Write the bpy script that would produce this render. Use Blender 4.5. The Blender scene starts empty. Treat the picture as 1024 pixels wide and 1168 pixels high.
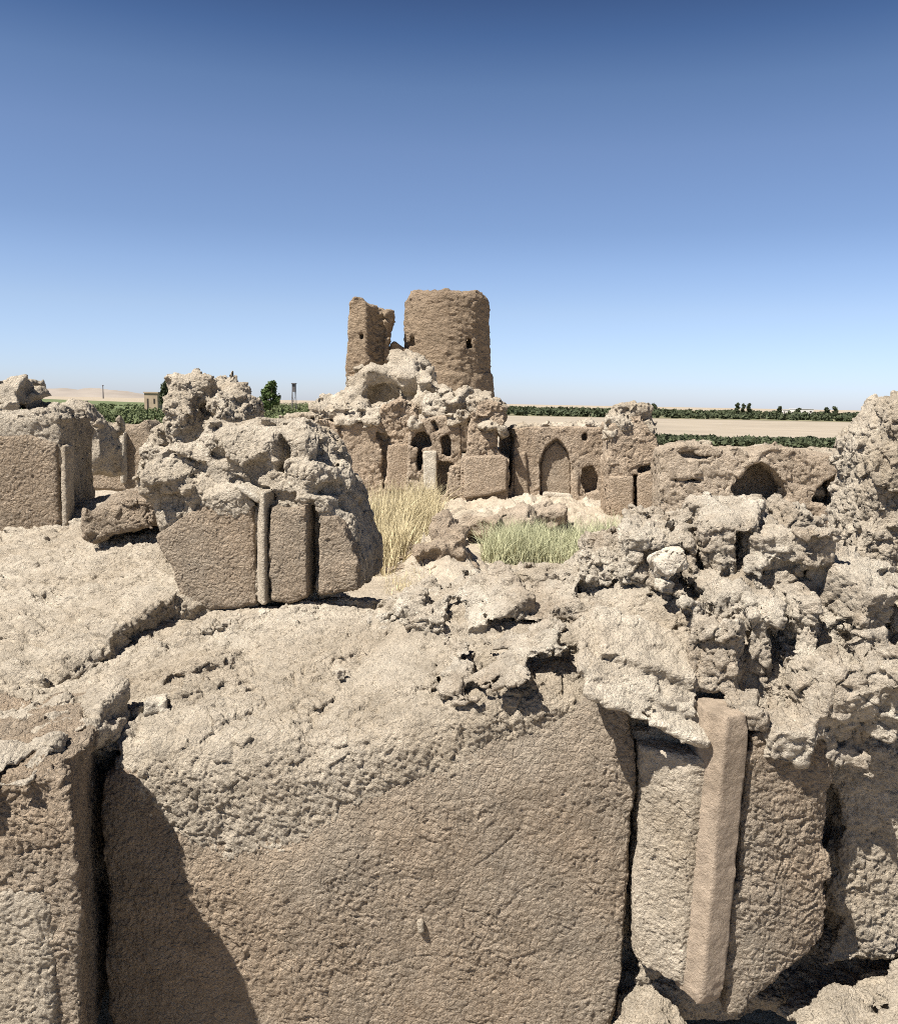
import bpy, math, random, time
import numpy as np
import openvdb
from mathutils import Matrix, Vector

T0 = time.time()
rng = np.random.default_rng(7)
random.seed(7)
SC = bpy.context.scene
COL = SC.collection
f32 = np.float32

# ------------------------------------------------------------------ camera
EYE = np.array([0.0, 0.0, 3.0])
FOC = 1000.0                       # focal length in photo pixels (1024 x 1168)
PITCH = math.atan(124.5 / FOC)
ROLL = 0.018
Fv = np.array([0, math.cos(PITCH), -math.sin(PITCH)])
U0 = np.array([0, math.sin(PITCH), math.cos(PITCH)])
X0 = np.array([1.0, 0, 0])
Rv = X0 * math.cos(ROLL) + U0 * math.sin(ROLL)
Uv = U0 * math.cos(ROLL) - X0 * math.sin(ROLL)

def ray(px, py):
    return Fv + Rv * (px - 512) / FOC + Uv * (584 - py) / FOC

def at(px, py, d):
    """world point seen at photo pixel (px,py) on the vertical plane y = d"""
    r = ray(px, py)
    return EYE + r * (d / r[1])

cam_d = bpy.data.cameras.new("camera")
cam = bpy.data.objects.new("camera", cam_d)
COL.objects.link(cam)
M = Matrix(((Rv[0], Uv[0], -Fv[0], EYE[0]), (Rv[1], Uv[1], -Fv[1], EYE[1]),
            (Rv[2], Uv[2], -Fv[2], EYE[2]), (0, 0, 0, 1)))
cam.matrix_world = M
cam_d.sensor_fit = 'VERTICAL'
cam_d.sensor_height = 24
cam_d.lens = 24 * FOC / 1168
cam_d.clip_start = 0.05
cam_d.clip_end = 20000
SC.camera = cam

# ------------------------------------------------------------------ noise
_perm = rng.permutation(256).astype(np.int32)
_perm = np.concatenate([_perm, _perm, _perm])
_g = rng.normal(size=(256, 3)).astype(f32)
_g /= np.linalg.norm(_g, axis=1)[:, None]
_pt = rng.random((256, 3)).astype(f32)

def _h(ix, iy, iz):
    return _perm[_perm[_perm[ix & 255] + (iy & 255)] + (iz & 255)]

def gn(p, s=1.0, o=0.0):
    """gradient noise, about -0.8..0.8; s = cells per metre (number or triple)"""
    q = (p * np.asarray(s, f32) + f32(o)).astype(f32)
    i = np.floor(q).astype(np.int32)
    f = q - i
    w = f * f * f * (f * (f * 6 - 15) + 10)
    r = 0
    for dx in (0, 1):
        wx = w[:, 0] if dx else 1 - w[:, 0]
        for dy in (0, 1):
            wy = w[:, 1] if dy else 1 - w[:, 1]
            for dz in (0, 1):
                wz = w[:, 2] if dz else 1 - w[:, 2]
                g = _g[_h(i[:, 0] + dx, i[:, 1] + dy, i[:, 2] + dz)]
                r = r + wx * wy * wz * (g[:, 0] * (f[:, 0] - dx) + g[:, 1] * (f[:, 1] - dy) + g[:, 2] * (f[:, 2] - dz))
    return r * f32(1.5)

def fbm(p, s=1.0, n=4, gain=0.5, o=0.0, ridged=False):
    r = np.zeros(len(p), f32); a = 1.0; t = 0
    for k in range(n):
        v = gn(p, np.asarray(s, f32) * 2.03 ** k, o + 17.3 * k)
        if ridged:
            v = 1 - 2 * np.abs(v) * 1.6
        r += f32(a) * v; t += a; a *= gain
    return r / f32(t)

def worley(p, s=1.0, o=0.0):
    q = (p * np.asarray(s, f32) + f32(o)).astype(f32)
    i = np.floor(q).astype(np.int32)
    f = q - i
    a = np.full(len(p), 9, f32); b = a.copy()
    for dx in (-1, 0, 1):
        for dy in (-1, 0, 1):
            for dz in (-1, 0, 1):
                c = _pt[_h(i[:, 0] + dx, i[:, 1] + dy, i[:, 2] + dz)]
                d = (c[:, 0] + dx - f[:, 0]) ** 2 + (c[:, 1] + dy - f[:, 1]) ** 2 + (c[:, 2] + dz - f[:, 2]) ** 2
                m = d < a
                b = np.where(m, a, np.minimum(b, d)); a = np.where(m, d, a)
    return np.sqrt(a), np.sqrt(b)

def facet(p, s=1.0, o=0.0, tilt=1.0):
    """broken-clod noise: every Voronoi cell is a tilted plane at its own height; also F2-F1 for the cracks between"""
    q = (p * np.asarray(s, f32) + f32(o)).astype(f32)
    i = np.floor(q).astype(np.int32); f = q - i
    a = np.full(len(p), 9, f32); b = a.copy(); v = np.zeros(len(p), f32)
    for dx in (-1, 0, 1):
        for dy in (-1, 0, 1):
            for dz in (-1, 0, 1):
                h = _h(i[:, 0] + dx, i[:, 1] + dy, i[:, 2] + dz)
                c = _pt[h]
                x, y, z = f[:, 0] - c[:, 0] - dx, f[:, 1] - c[:, 1] - dy, f[:, 2] - c[:, 2] - dz
                d = x * x + y * y + z * z
                m = d < a
                g = _g[(h + 77) & 255]
                b = np.where(m, a, np.minimum(b, d)); a = np.where(m, d, a)
                v = np.where(m, tilt * (x * g[:, 0] + y * g[:, 1] + z * g[:, 2]) + .9 * (_pt[(h + 31) & 255][:, 0] - .5), v)
    return v, np.sqrt(b) - np.sqrt(a)

def warp(p, s, a, o=0.0):
    q = p.copy()
    for k in range(3):
        q[:, k] += f32(a) * gn(p, s, o + 31.7 * (k + 1))
    return q

# ------------------------------------------------------------------ SDF fields
def sd_poly(P, A, B):
    """signed distance to polygon P for broadcast arrays A, B"""
    P = np.asarray(P, float); n = len(P)
    d = np.full(np.broadcast(A, B).shape, 1e9); s = np.ones_like(d)
    for i in range(n):
        x0, y0 = P[i]; x1, y1 = P[i - 1]
        ex, ey = x1 - x0, y1 - y0
        wx, wy = A - x0, B - y0
        t = np.clip((wx * ex + wy * ey) / (ex * ex + ey * ey + 1e-12), 0, 1)
        d = np.minimum(d, (wx - ex * t) ** 2 + (wy - ey * t) ** 2)
        c1 = B >= y0; c2 = B < y1; c3 = ex * wy > ey * wx
        s = np.where((c1 & c2 & c3) | (~c1 & ~c2 & ~c3), -s, s)
    return s * np.sqrt(d)

from concurrent.futures import ThreadPoolExecutor
POOL = ThreadPoolExecutor(4)
def chunked(fn, A, B, size=24576):
    if len(A) <= size:
        return fn(A, B)
    return np.concatenate(list(POOL.map(lambda i: np.asarray(fn(A[i:i + size], B[i:i + size]), f32), range(0, len(A), size))))

class Frame:
    """vertical wall plane: passes (0,d) in plan, runs along (cos a, sin a); n grows away from the eye"""
    def __init__(s, d, deg=0.0):
        a = math.radians(deg)
        s.o = np.array([0, d, 0.0]); s.a = a
        s.u = np.array([math.cos(a), math.sin(a), 0]); s.n = np.array([-math.sin(a), math.cos(a), 0])
    def uz(s, px, py, off=0.0):
        r = ray(px, py)
        t = ((s.o + s.n * off - EYE) @ s.n) / (r @ s.n)
        p = EYE + r * t
        return ((p - s.o) @ s.u, p[2])
    def poly(s, pts, off=0.0):
        return [s.uz(x, y, off) for x, y in pts]
    def world(s, L):
        return s.o[None] + L[:, :1] * s.u[None] + L[:, 1:2] * s.n[None] + L[:, 2:3] * np.array([[0, 0, 1.0]])

class Field:
    def __init__(s, fr, lo, hi, h):
        s.fr, s.h = fr, h
        s.lo = np.array(lo, float)
        nn = [int(math.ceil((b - a) / h)) + 1 for a, b in zip(lo, hi)]
        ax = [lo[k] + h * np.arange(nn[k]) for k in range(3)]
        s.U = ax[0][:, None, None]; s.N = ax[1][None, :, None]; s.Z = ax[2][None, None, :]
        s.d = np.full(nn, 9.0, f32)
    # primitives -> arrays
    def prism(s, P, n0, n1, rnd=0.0):
        d2 = sd_poly(P, s.U[:, 0, :], s.Z[0, 0, :][None])[:, None, :]
        dn = np.maximum(n0 - s.N, s.N - n1)
        return s._ix(d2, dn, rnd)
    def plan(s, P, z0, z1, rnd=0.0):
        d2 = sd_poly(P, s.U[:, :, 0], s.N[0, :, 0][None])[:, :, None]
        dz = np.maximum(z0 - s.Z, s.Z - z1)
        return s._ix(d2, dz, rnd)
    @staticmethod
    def _ix(a, b, r):
        if r <= 0:
            return np.maximum(a, b)
        a = a + r; b = b + r
        return np.minimum(np.maximum(a, b), 0) + np.sqrt(np.maximum(a, 0) ** 2 + np.maximum(b, 0) ** 2) - r
    def ell(s, c, r, yaw=0.0, tilt=0.0, roll=0.0, box=False, rnd=0.3):
        x, y, z = s.U - c[0], s.N - c[1], s.Z - c[2]
        if yaw:
            k, q = math.cos(yaw), math.sin(yaw); x, y = x * k + y * q, -x * q + y * k
        if tilt:
            k, q = math.cos(tilt), math.sin(tilt); x, z = x * k + z * q, -x * q + z * k
        if roll:
            k, q = math.cos(roll), math.sin(roll); y, z = y * k + z * q, -y * q + z * k
        if box:
            m = rnd * min(r)
            ax, ay, az = np.abs(x) - r[0] + m, np.abs(y) - r[1] + m, np.abs(z) - r[2] + m
            return np.sqrt(np.maximum(ax, 0) ** 2 + np.maximum(ay, 0) ** 2 + np.maximum(az, 0) ** 2) + np.minimum(np.maximum(ax, np.maximum(ay, az)), 0) - m
        k0 = np.sqrt((x / r[0]) ** 2 + (y / r[1]) ** 2 + (z / r[2]) ** 2)
        return (k0 - 1) * min(r)
    # combine
    def add(s, e, k=0.0):
        if k <= 0:
            s.d = np.minimum(s.d, e).astype(f32)
        else:
            hh = np.clip(0.5 + 0.5 * (s.d - e) / k, 0, 1)
            s.d = (s.d * (1 - hh) + e * hh - k * hh * (1 - hh)).astype(f32)
    def cut(s, e, k=0.0):
        if k <= 0:
            s.d = np.maximum(s.d, -e).astype(f32)
        else:
            hh = np.clip(0.5 - 0.5 * (s.d + e) / k, 0, 1)
            s.d = (s.d * (1 - hh) - e * hh + k * hh * (1 - hh)).astype(f32)
    def keep(s, e):
        s.d = np.maximum(s.d, e).astype(f32)
    def noise(s, fn, band):
        i = np.nonzero(np.abs(s.d) < band)
        L = np.stack([s.lo[k] + s.h * i[k] for k in range(3)], 1)
        W = s.fr.world(L).astype(f32)
        s.d[i] += chunked(fn, W, L.astype(f32)).astype(f32)
    def mesh(s):
        g = openvdb.FloatGrid(3 * s.h)
        a = np.clip(s.d, -3 * s.h, 3 * s.h)
        # close at the borders
        for k in range(3):
            sl = [slice(None)] * 3
            for e in (0, -1):
                sl[k] = e
                a[tuple(sl)] = np.maximum(a[tuple(sl)], 0.5 * s.h)
        g.copyFromArray(np.ascontiguousarray(a, dtype=f32))
        pts, quads = g.convertToQuads(0.0)
        lab = np.arange(len(pts))
        ea = quads.ravel(); eb = np.roll(quads, 1, axis=1).ravel()
        while True:
            m = np.minimum(lab[ea], lab[eb]); old = lab.copy()
            np.minimum.at(lab, ea, m); np.minimum.at(lab, eb, m)
            lab = lab[lab]; lab = lab[lab]
            if np.array_equal(lab, old): break
        cnt = np.bincount(lab, minlength=len(pts))
        quads = quads[cnt[lab[quads[:, 0]]] > .04 * len(pts)]
        use = np.unique(quads); rm = np.zeros(len(pts), np.int64); rm[use] = np.arange(len(use))
        pts = pts[use]; quads = rm[quads]
        L = s.lo[None] + pts * s.h
        W = s.fr.world(L)
        return W, quads

def raw_mesh(name, V, Q):
    me = bpy.data.meshes.new(name)
    k = Q.shape[1]
    me.vertices.add(len(V)); me.loops.add(Q.size); me.polygons.add(len(Q))
    me.vertices.foreach_set('co', np.ascontiguousarray(V, dtype=f32).ravel())
    me.loops.foreach_set('vertex_index', np.ascontiguousarray(Q, dtype=np.int32).ravel())
    me.polygons.foreach_set('loop_start', np.arange(0, Q.size, k, dtype=np.int32))
    me.polygons.foreach_set('use_smooth', np.ones(len(Q), bool))
    me.update(calc_edges=True)
    return me

def link(name, me, parent=None, loc=(0, 0, 0)):
    o = bpy.data.objects.new(name, me)
    COL.objects.link(o)
    if parent is not None:
        o.parent = parent
    o.location = loc
    return o

def coords(me):
    v = np.empty(len(me.vertices) * 3, f32); me.vertices.foreach_get('co', v); v = v.reshape(-1, 3)
    n = np.empty(len(me.vertices) * 3, f32); me.vertex_normals.foreach_get('vector', n); n = n.reshape(-1, 3)
    return v, n

STAT = []
def surface(name, fld, mat, parent=None, sub=1, disp=None, origin=None, cull=None):
    """polygonise a field, refine it and push its points out along their normals"""
    W, Q = fld.mesh()
    if cull is not None:
        c = W[Q].mean(1); Q = Q[~cull(c)]
    if origin is None:
        origin = np.array([(W[:, 0].min() + W[:, 0].max()) / 2, (W[:, 1].min() + W[:, 1].max()) / 2, W[:, 2].min()])
    me = raw_mesh(name, W, Q)
    v, n = coords(me)
    # outward check (openvdb may hand faces either way round)
    a, b, c = W[Q[:, 0]], W[Q[:, 1]], W[Q[:, 2]]
    vol = np.einsum('ij,ij->i', np.cross(b - a, c - a), a - W.mean(0)).sum()
    if vol < 0:
        me.flip_normals()
    if sub:
        o = bpy.data.objects.new("tmp", me); COL.objects.link(o)
        m = o.modifiers.new("s", 'SUBSURF'); m.levels = sub; m.subdivision_type = 'CATMULL_CLARK' if sub > 1 else 'SIMPLE'
        dg = bpy.context.evaluated_depsgraph_get()
        me2 = bpy.data.meshes.new_from_object(o.evaluated_get(dg))
        bpy.data.objects.remove(o); bpy.data.meshes.remove(me); me = me2; me.name = name
    v, n = coords(me)
    if disp is not None:
        v = v + n * chunked(disp, v, n)[:, None].astype(f32)
    v = v - origin[None].astype(f32)
    me.vertices.foreach_set('co', np.ascontiguousarray(v, dtype=f32).ravel())
    me.polygons.foreach_set('use_smooth', np.ones(len(me.polygons), bool))
    me.update()
    me.materials.clear(); me.materials.append(mat)
    STAT.append((name, len(me.polygons)))
    loc = origin if parent is None else origin - np.array(parent.location)
    return link(name, me, parent, loc)

def tag(o, label, cat, group=None):
    o['label'] = label; o['category'] = cat
    if group:
        o['group'] = group
    return o

def thing(name, loc, label, cat, group=None):
    o = bpy.data.objects.new(name, None); COL.objects.link(o); o.location = loc
    o.empty_display_size = 0.2
    return tag(o, label, cat, group)

# ------------------------------------------------------------------ materials
def node(nt, t, **kw):
    n = nt.nodes.new(t)
    for k, v in kw.items():
        if k in n.inputs:
            n.inputs[k].default_value = v
        else:
            setattr(n, k, v)
    return n

def mud(name, c0, c1, c2, s=1.0, bump=1.0, wriggle=0.5, speck=0.35, stretch=None, patch=None):
    """earthen render: c0 main, c1 patches, c2 straw flecks; s = texture density (1 = seen from four metres)"""
    m = bpy.data.materials.new(name); m.use_nodes = True
    nt = m.node_tree; L = nt.links; b = nt.nodes['Principled BSDF']
    b.inputs['Roughness'].default_value = 0.96
    b.inputs['Specular IOR Level'].default_value = 0.12
    geo = node(nt, 'ShaderNodeNewGeometry')
    vec = geo.outputs['Position']
    if stretch:
        mp = node(nt, 'ShaderNodeMapping'); mp.inputs['Scale'].default_value = stretch
        L.new(vec, mp.inputs['Vector']); vec = mp.outputs['Vector']
    def noise(scale, detail=4, rough=0.6, dist=0.0):
        n = node(nt, 'ShaderNodeTexNoise', Scale=scale, Detail=detail, Roughness=rough, Distortion=dist)
        L.new(vec, n.inputs['Vector']); return n
    big = noise(patch or 1.1 * max(s, .12), 6, 0.62)
    r1 = node(nt, 'ShaderNodeValToRGB'); r1.color_ramp.elements[0].position = .38; r1.color_ramp.elements[1].position = .66
    L.new(big.outputs['Fac'], r1.inputs['Fac'])
    mx = node(nt, 'ShaderNodeMix', data_type='RGBA')
    mx.inputs['A'].default_value = (*c0, 1); mx.inputs['B'].default_value = (*c1, 1)
    L.new(r1.outputs['Color'], mx.inputs['Factor'])
    med = noise(9 * s, 8, 0.7)
    rm = node(nt, 'ShaderNodeMapRange'); rm.inputs[1].default_value = .3; rm.inputs[2].default_value = .7
    rm.inputs[3].default_value = .72; rm.inputs[4].default_value = 1.25
    L.new(med.outputs['Fac'], rm.inputs['Value'])
    mul = node(nt, 'ShaderNodeMix', data_type='RGBA', blend_type='MULTIPLY'); mul.inputs['Factor'].default_value = 1
    L.new(mx.outputs['Result'], mul.inputs['A']); L.new(rm.outputs['Result'], mul.inputs['B'])
    fine = noise(70 * s, 5, 0.75, 0.4)
    rf = node(nt, 'ShaderNodeValToRGB'); rf.color_ramp.elements[0].position = .56; rf.color_ramp.elements[1].position = .68
    L.new(fine.outputs['Fac'], rf.inputs['Fac'])
    sm = node(nt, 'ShaderNodeMath', operation='MULTIPLY'); sm.inputs[1].default_value = speck
    L.new(rf.outputs['Color'], sm.inputs[0])
    mf = node(nt, 'ShaderNodeMix', data_type='RGBA'); mf.inputs['B'].default_value = (*c2, 1)
    L.new(sm.outputs['Value'], mf.inputs['Factor']); L.new(mul.outputs['Result'], mf.inputs['A'])
    L.new(mf.outputs['Result'], b.inputs['Base Color'])
    # height: coarse lumps, wriggling straw ridges, grit
    n1 = noise(26 * s, 7, 0.68, 0.3)
    n2 = noise(85 * s, 4, 0.7, 0.8)
    wv = node(nt, 'ShaderNodeTexNoise', Scale=14 * s, Detail=3.0); L.new(vec, wv.inputs['Vector'])
    va = node(nt, 'ShaderNodeVectorMath', operation='MULTIPLY_ADD'); va.inputs[1].default_value = (.09 / s,) * 3
    L.new(wv.outputs['Color'], va.inputs[0]); L.new(vec, va.inputs[2])
    vo = node(nt, 'ShaderNodeTexVoronoi', feature='DISTANCE_TO_EDGE', Scale=24 * s); L.new(va.outputs['Vector'], vo.inputs['Vector'])
    vr = node(nt, 'ShaderNodeMapRange', interpolation_type='SMOOTHSTEP'); vr.inputs[2].default_value = .22
    vr.inputs[3].default_value = 0; vr.inputs[4].default_value = 1
    L.new(vo.outputs['Distance'], vr.inputs['Value'])
    def madd(a, k, c=None):
        n = node(nt, 'ShaderNodeMath', operation='MULTIPLY_ADD'); n.inputs[1].default_value = k
        L.new(a, n.inputs[0])
        if c is not None: L.new(c, n.inputs[2])
        else: n.inputs[2].default_value = 0
        return n.outputs['Value']
    hh = madd(n1.outputs['Fac'], 1.0)
    hh = madd(n2.outputs['Fac'], 0.55, hh)
    hh = madd(vr.outputs['Result'], 0.22 * wriggle, hh)
    bp = node(nt, 'ShaderNodeBump'); bp.inputs['Strength'].default_value = 1.0
    bp.inputs['Distance'].default_value = 0.030 / s * bump
    L.new(hh, bp.inputs['Height']); L.new(bp.outputs['Normal'], b.inputs['Normal'])
    return m

def plain(name, c, rough=0.9, var=0.25, scale=3.0, c2=None):
    m = bpy.data.materials.new(name); m.use_nodes = True
    nt = m.node_tree; b = nt.nodes['Principled BSDF']
    b.inputs['Roughness'].default_value = rough; b.inputs['Specular IOR Level'].default_value = 0.15
    geo = node(nt, 'ShaderNodeNewGeometry')
    n = node(nt, 'ShaderNodeTexNoise', Scale=scale, Detail=6.0, Roughness=.65); nt.links.new(geo.outputs['Position'], n.inputs['Vector'])
    r = node(nt, 'ShaderNodeValToRGB'); e = r.color_ramp.elements
    e[0].position = .3; e[1].position = .7
    c2 = c2 or tuple(min(1, x * (1 + var)) for x in c)
    e[0].color = (*[x * (1 - var) for x in c], 1); e[1].color = (*c2, 1)
    nt.links.new(n.outputs['Fac'], r.inputs['Fac']); nt.links.new(r.outputs['Color'], b.inputs['Base Color'])
    return m

PL = ((.43, .335, .24), (.40, .34, .265), (.66, .585, .475))        # smooth plaster
RU = ((.55, .48, .38), (.40, .33, .243), (.69, .625, .515))        # weathered rubble mud
EA = ((.585, .525, .425), (.45, .38, .29), (.70, .64, .54))        # pale dry earth
def mats(tag_, s):
    return (mud("plaster_" + tag_, *PL, s=s, bump=1.9, wriggle=.9, speck=.6),
            mud("rubble_" + tag_, *RU, s=s, bump=1.35, wriggle=.5, speck=.5),
            mud("earth_" + tag_, *EA, s=s, bump=1.0, wriggle=.4, speck=.45))
PL1, RU1, EA1 = mats("near", 1.0)
PL2, RU2, EA2 = mats("middle", .5)
PLW = mud("warm_plaster", (.40, .305, .215), (.47, .38, .285), (.56, .48, .38), s=.42, bump=1.3, wriggle=.9, speck=.4)
RUW = mud("warm_rubble", (.48, .395, .30), (.39, .305, .22), (.62, .55, .45), s=.42, bump=1.4, wriggle=.6, speck=.5)
PL3, RU3, EA3 = mats("far", .24)
CR1 = mud("crown_clay", (.58, .515, .415), (.39, .32, .24), (.70, .64, .54), s=1.0, bump=1.3, wriggle=.5, speck=.45, patch=2.6)
SMOOTH1 = mud("smooth_render", (.33, .265, .20), (.29, .23, .17), (.46, .39, .31), s=1.3, bump=.5, wriggle=.4, speck=.35)
TOW = mud("tower_mud_brick", (.315, .24, .165), (.26, .195, .135), (.48, .40, .30), s=.11, bump=.8, wriggle=.8, speck=.3, stretch=(1, 1, 1.9))

# ------------------------------------------------------------------ erosion recipes
def rub_sdf(a=1.0, s=1.0, o=0.0):
    """boulder-like break-up for the coarse field: a metres, s cells per metre"""
    def fn(W, L):
        q = warp(W, 1.5 * s, .10 / s, o)
        v1, e1 = facet(q, (2.0 * s, 2.0 * s, 2.8 * s), o, 1.3)
        v2, e2 = facet(q, 5.2 * s, o + 5, 1.3)
        return a * (.11 * v1 + .06 * np.exp(-e1 / .045) + .042 * v2 + .022 * np.exp(-e2 / .06) + .10 * fbm(W, .9 * s, 3, .55, o)) / s
    return fn

def rub_disp(a=1.0, s=1.0, o=0.0):
    def fn(v, n):
        q = warp(v, 8 * s, .02 / s, o)
        v1, e1 = facet(q, 11 * s, o, 1.2)
        v2, e2 = facet(q, 27 * s, o + 3, 1.2)
        k = .35 + 1.3 * np.clip(.5 + fbm(v, 1.9 * s, 2, .5, o + 6), 0, 1)
        r = k * (.013 * v1 - .012 * np.exp(-e1 / .045)) + k * (.0045 * v2 - .0035 * np.exp(-e2 / .06))
        r = r + .010 * fbm(v, 6 * s, 3, .55, o) - .005 * np.clip(fbm(q, 24 * s, 2, .6, o, True), 0, 1) + .0035 * fbm(v, 60 * s, 2, .7, o)
        return a * r / s
    return fn

def pla_disp(a=1.0, s=1.0, o=0.0):
    """straw and mud render: wriggling ridges, pits and a few flaked patches"""
    def fn(v, n):
        q = warp(v, 9 * s, .05 / s, o)
        k = .5 + 1.0 * np.clip(.5 + 1.2 * fbm(v, 2.6 * s, 2, .5, o + 8), 0, 1)
        v1, e1 = facet(q, 19 * s, o, 1.0)
        r = k * (.0052 * fbm(q, 24 * s, 3, .65, o, True) + .0030 * v1 - .003 * np.exp(-e1 / .05)) + .010 * fbm(v, 2.2 * s, 3, .5, o) + .0038 * fbm(v, 55 * s, 2, .7, o)
        pit = np.clip(fbm(v, 13 * s, 2, .5, o + 3) - .42, 0, 1)
        v3, e3 = facet(warp(warp(v, 2 * s, .2 / s, o), 9 * s, .03 / s, o), 2.4 * s, o + 7)
        r = r - .007 * np.exp(-e3 / .014) * np.clip(.3 + 2 * fbm(v, 1.3 * s, 2, .5, o + 12), 0, 1)
        return a * (r - .05 * pit) / s
    return fn

def wedge_noise(a, s, o=0.0):
    return lambda W, L: a * fbm(W, s, 3, .55, o)

def shatter(F, c, r, n=5, rnd=.16, k=.012, tilt=0.0, yaw=0.0, amp=1.0):
    """one broken boulder: a tilted block with smaller tilted blocks breaking its faces"""
    U = random.uniform
    F.add(F.ell(c, [x * .88 for x in r], yaw=yaw + U(-.4, .4), tilt=tilt + U(-.25, .25), roll=U(-.2, .35), box=True, rnd=rnd + .12), k)
    for i in range(n):
        q = [c[j] + r[j] * U(-.75, .75) * amp for j in range(3)]
        m = min(r) * U(.45, .75); 
        F.add(F.ell(q, (m * U(.8, 1.5), m * U(.8, 1.4), m * U(.6, 1.0)), yaw=U(-1.2, 1.2), tilt=tilt + U(-.6, .6), roll=U(-.6, .6), box=True, rnd=rnd), k)

# ------------------------------------------------------------------ foreground wall
G = Frame(0.0)
def pts3(lst):
    return np.array([at(a, b, d) for a, b, d in lst])

class Height:
    """smooth height map through scattered points"""
    def __init__(s, P):
        s.P = P; n = len(P)
        r = np.linalg.norm(P[:, None, :2] - P[None, :, :2], axis=2)
        A = np.zeros((n + 3, n + 3)); A[:n, :n] = r - 0.02 * np.eye(n)
        A[:n, n] = 1; A[:n, n + 1:] = P[:, :2]; A[n:, :n] = A[:n, n:].T
        s.w = np.linalg.solve(A, np.r_[P[:, 2], 0, 0, 0])
    def __call__(s, X, Y):
        Z = s.w[-3] + s.w[-2] * X + s.w[-1] * Y
        for (x, y, _), w in zip(s.P, s.w):
            Z = Z + w * np.sqrt((X - x) ** 2 + (Y - y) ** 2)
        return Z

cp = pts3([
    (-40, 872, 3.98), (30, 875, 3.98), (100, 872, 3.98), (165, 862, 3.98), (250, 862, 3.98), (330, 858, 3.98), (400, 846, 3.98),
    (480, 822, 3.98), (560, 795, 3.98), (640, 775, 3.98), (700, 790, 3.98), (760, 795, 3.98), (830, 810, 3.95),
    (900, 828, 3.95), (960, 838, 3.95), (1060, 835, 3.95),
    (-20, 800, 4.5), (60, 812, 4.5), (130, 775, 5.0), (180, 770, 4.7), (300, 752, 4.8), (430, 745, 4.8), (540, 725, 4.75), (640, 705, 4.7), (720, 725, 4.35),
    (800, 722, 4.3), (880, 745, 4.2), (960, 765, 4.2), (1060, 765, 4.2),
    (40, 740, 5.6), (150, 742, 5.4), (210, 716, 5.6), (300, 706, 5.6), (420, 694, 5.6), (500, 668, 5.6), (560, 655, 5.6), (640, 652, 5.5),
    (700, 628, 5.3), (760, 612, 5.2), (830, 592, 5.1), (880, 600, 5.1), (920, 615, 5.0), (945, 645, 4.9), (992, 662, 4.9), (1060, 662, 4.9),
    (40, 690, 6.3), (150, 690, 6.3), (300, 680, 6.4), (400, 684, 6.3)])
cp = np.vstack([cp, [[-.2, 6.3, 1.25], [.6, 6.3, 1.2], [1.6, 6.1, 1.3], [2.6, 5.9, 1.4], [3.4, 5.7, 1.5],
                     [-.2, 7.2, .3], [.8, 7.0, .2], [2.0, 6.9, .2], [3.4, 6.8, .3], [-1.4, 7.2, 1.2], [-3, 7.2, 1.6]]])
HF = Height(cp)

wall0 = thing("ruined_wall", (0, 4.2, 0), "broad foreground wall of crumbling mud plaster, its rubble top sloping up to the boulders at right", "wall")

f = Field(G, (-3.1, 3.55, -.12), (3.4, 6.9, 2.7), .027)
hz = HF(f.U[:, :, 0], f.N[0, :, 0][None])[:, :, None]
f.d = (0.86 * (f.Z - hz)).astype(f32)
f.d = Field._ix(f.d, np.broadcast_to(4.01 - f.N, f.d.shape), .16).astype(f32)
def front_noise(W, L):
    k = np.clip((4.10 - W[:, 1]) / .08, 0, 1) * np.clip((W[:, 1] - 3.90) / .05, 0, 1) * np.clip((hz_lookup(W) - W[:, 2]) / .14, 0, 1)   # flat wall face: calmer
    r = rub_sdf(.75, 1.0, 3.0)(W, L) * (.42 + .5 * np.clip((W[:, 0] + .1) / .7, 0, 1))
    return r * (1 - .86 * k) + .012 * k
def hz_lookup(W):
    i = np.clip(((W[:, 0] - f.lo[0]) / f.h).astype(int), 0, hz.shape[0] - 1)
    j = np.clip(((W[:, 1] - f.lo[1]) / f.h).astype(int), 0, hz.shape[1] - 1)
    return hz[i, j, 0]
def E(F, px, py, d, rx, rz, ry=None, **k):
    c = at(px, py, d); s = d / 1000
    return F.ell(c, (rx * s, (ry if ry else .7 * (rx + rz)) * s, rz * s), **k)
for a in [(740, 1175, 3.92, 46, 45), (960, 1185, 3.72, 110, 42), (1060, 1165, 3.75, 90, 50)]:
    f.add(E(f, *a), .05)
for a in [(636, 752, 3.98, 30, 13), (520, 700, 5.0, 26, 10), (445, 770, 4.3, 30, 7), (495, 690, 5.2, 10, 16), (590, 690, 5.1, 40, 9)]:
    f.cut(E(f, *a), .03)
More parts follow.
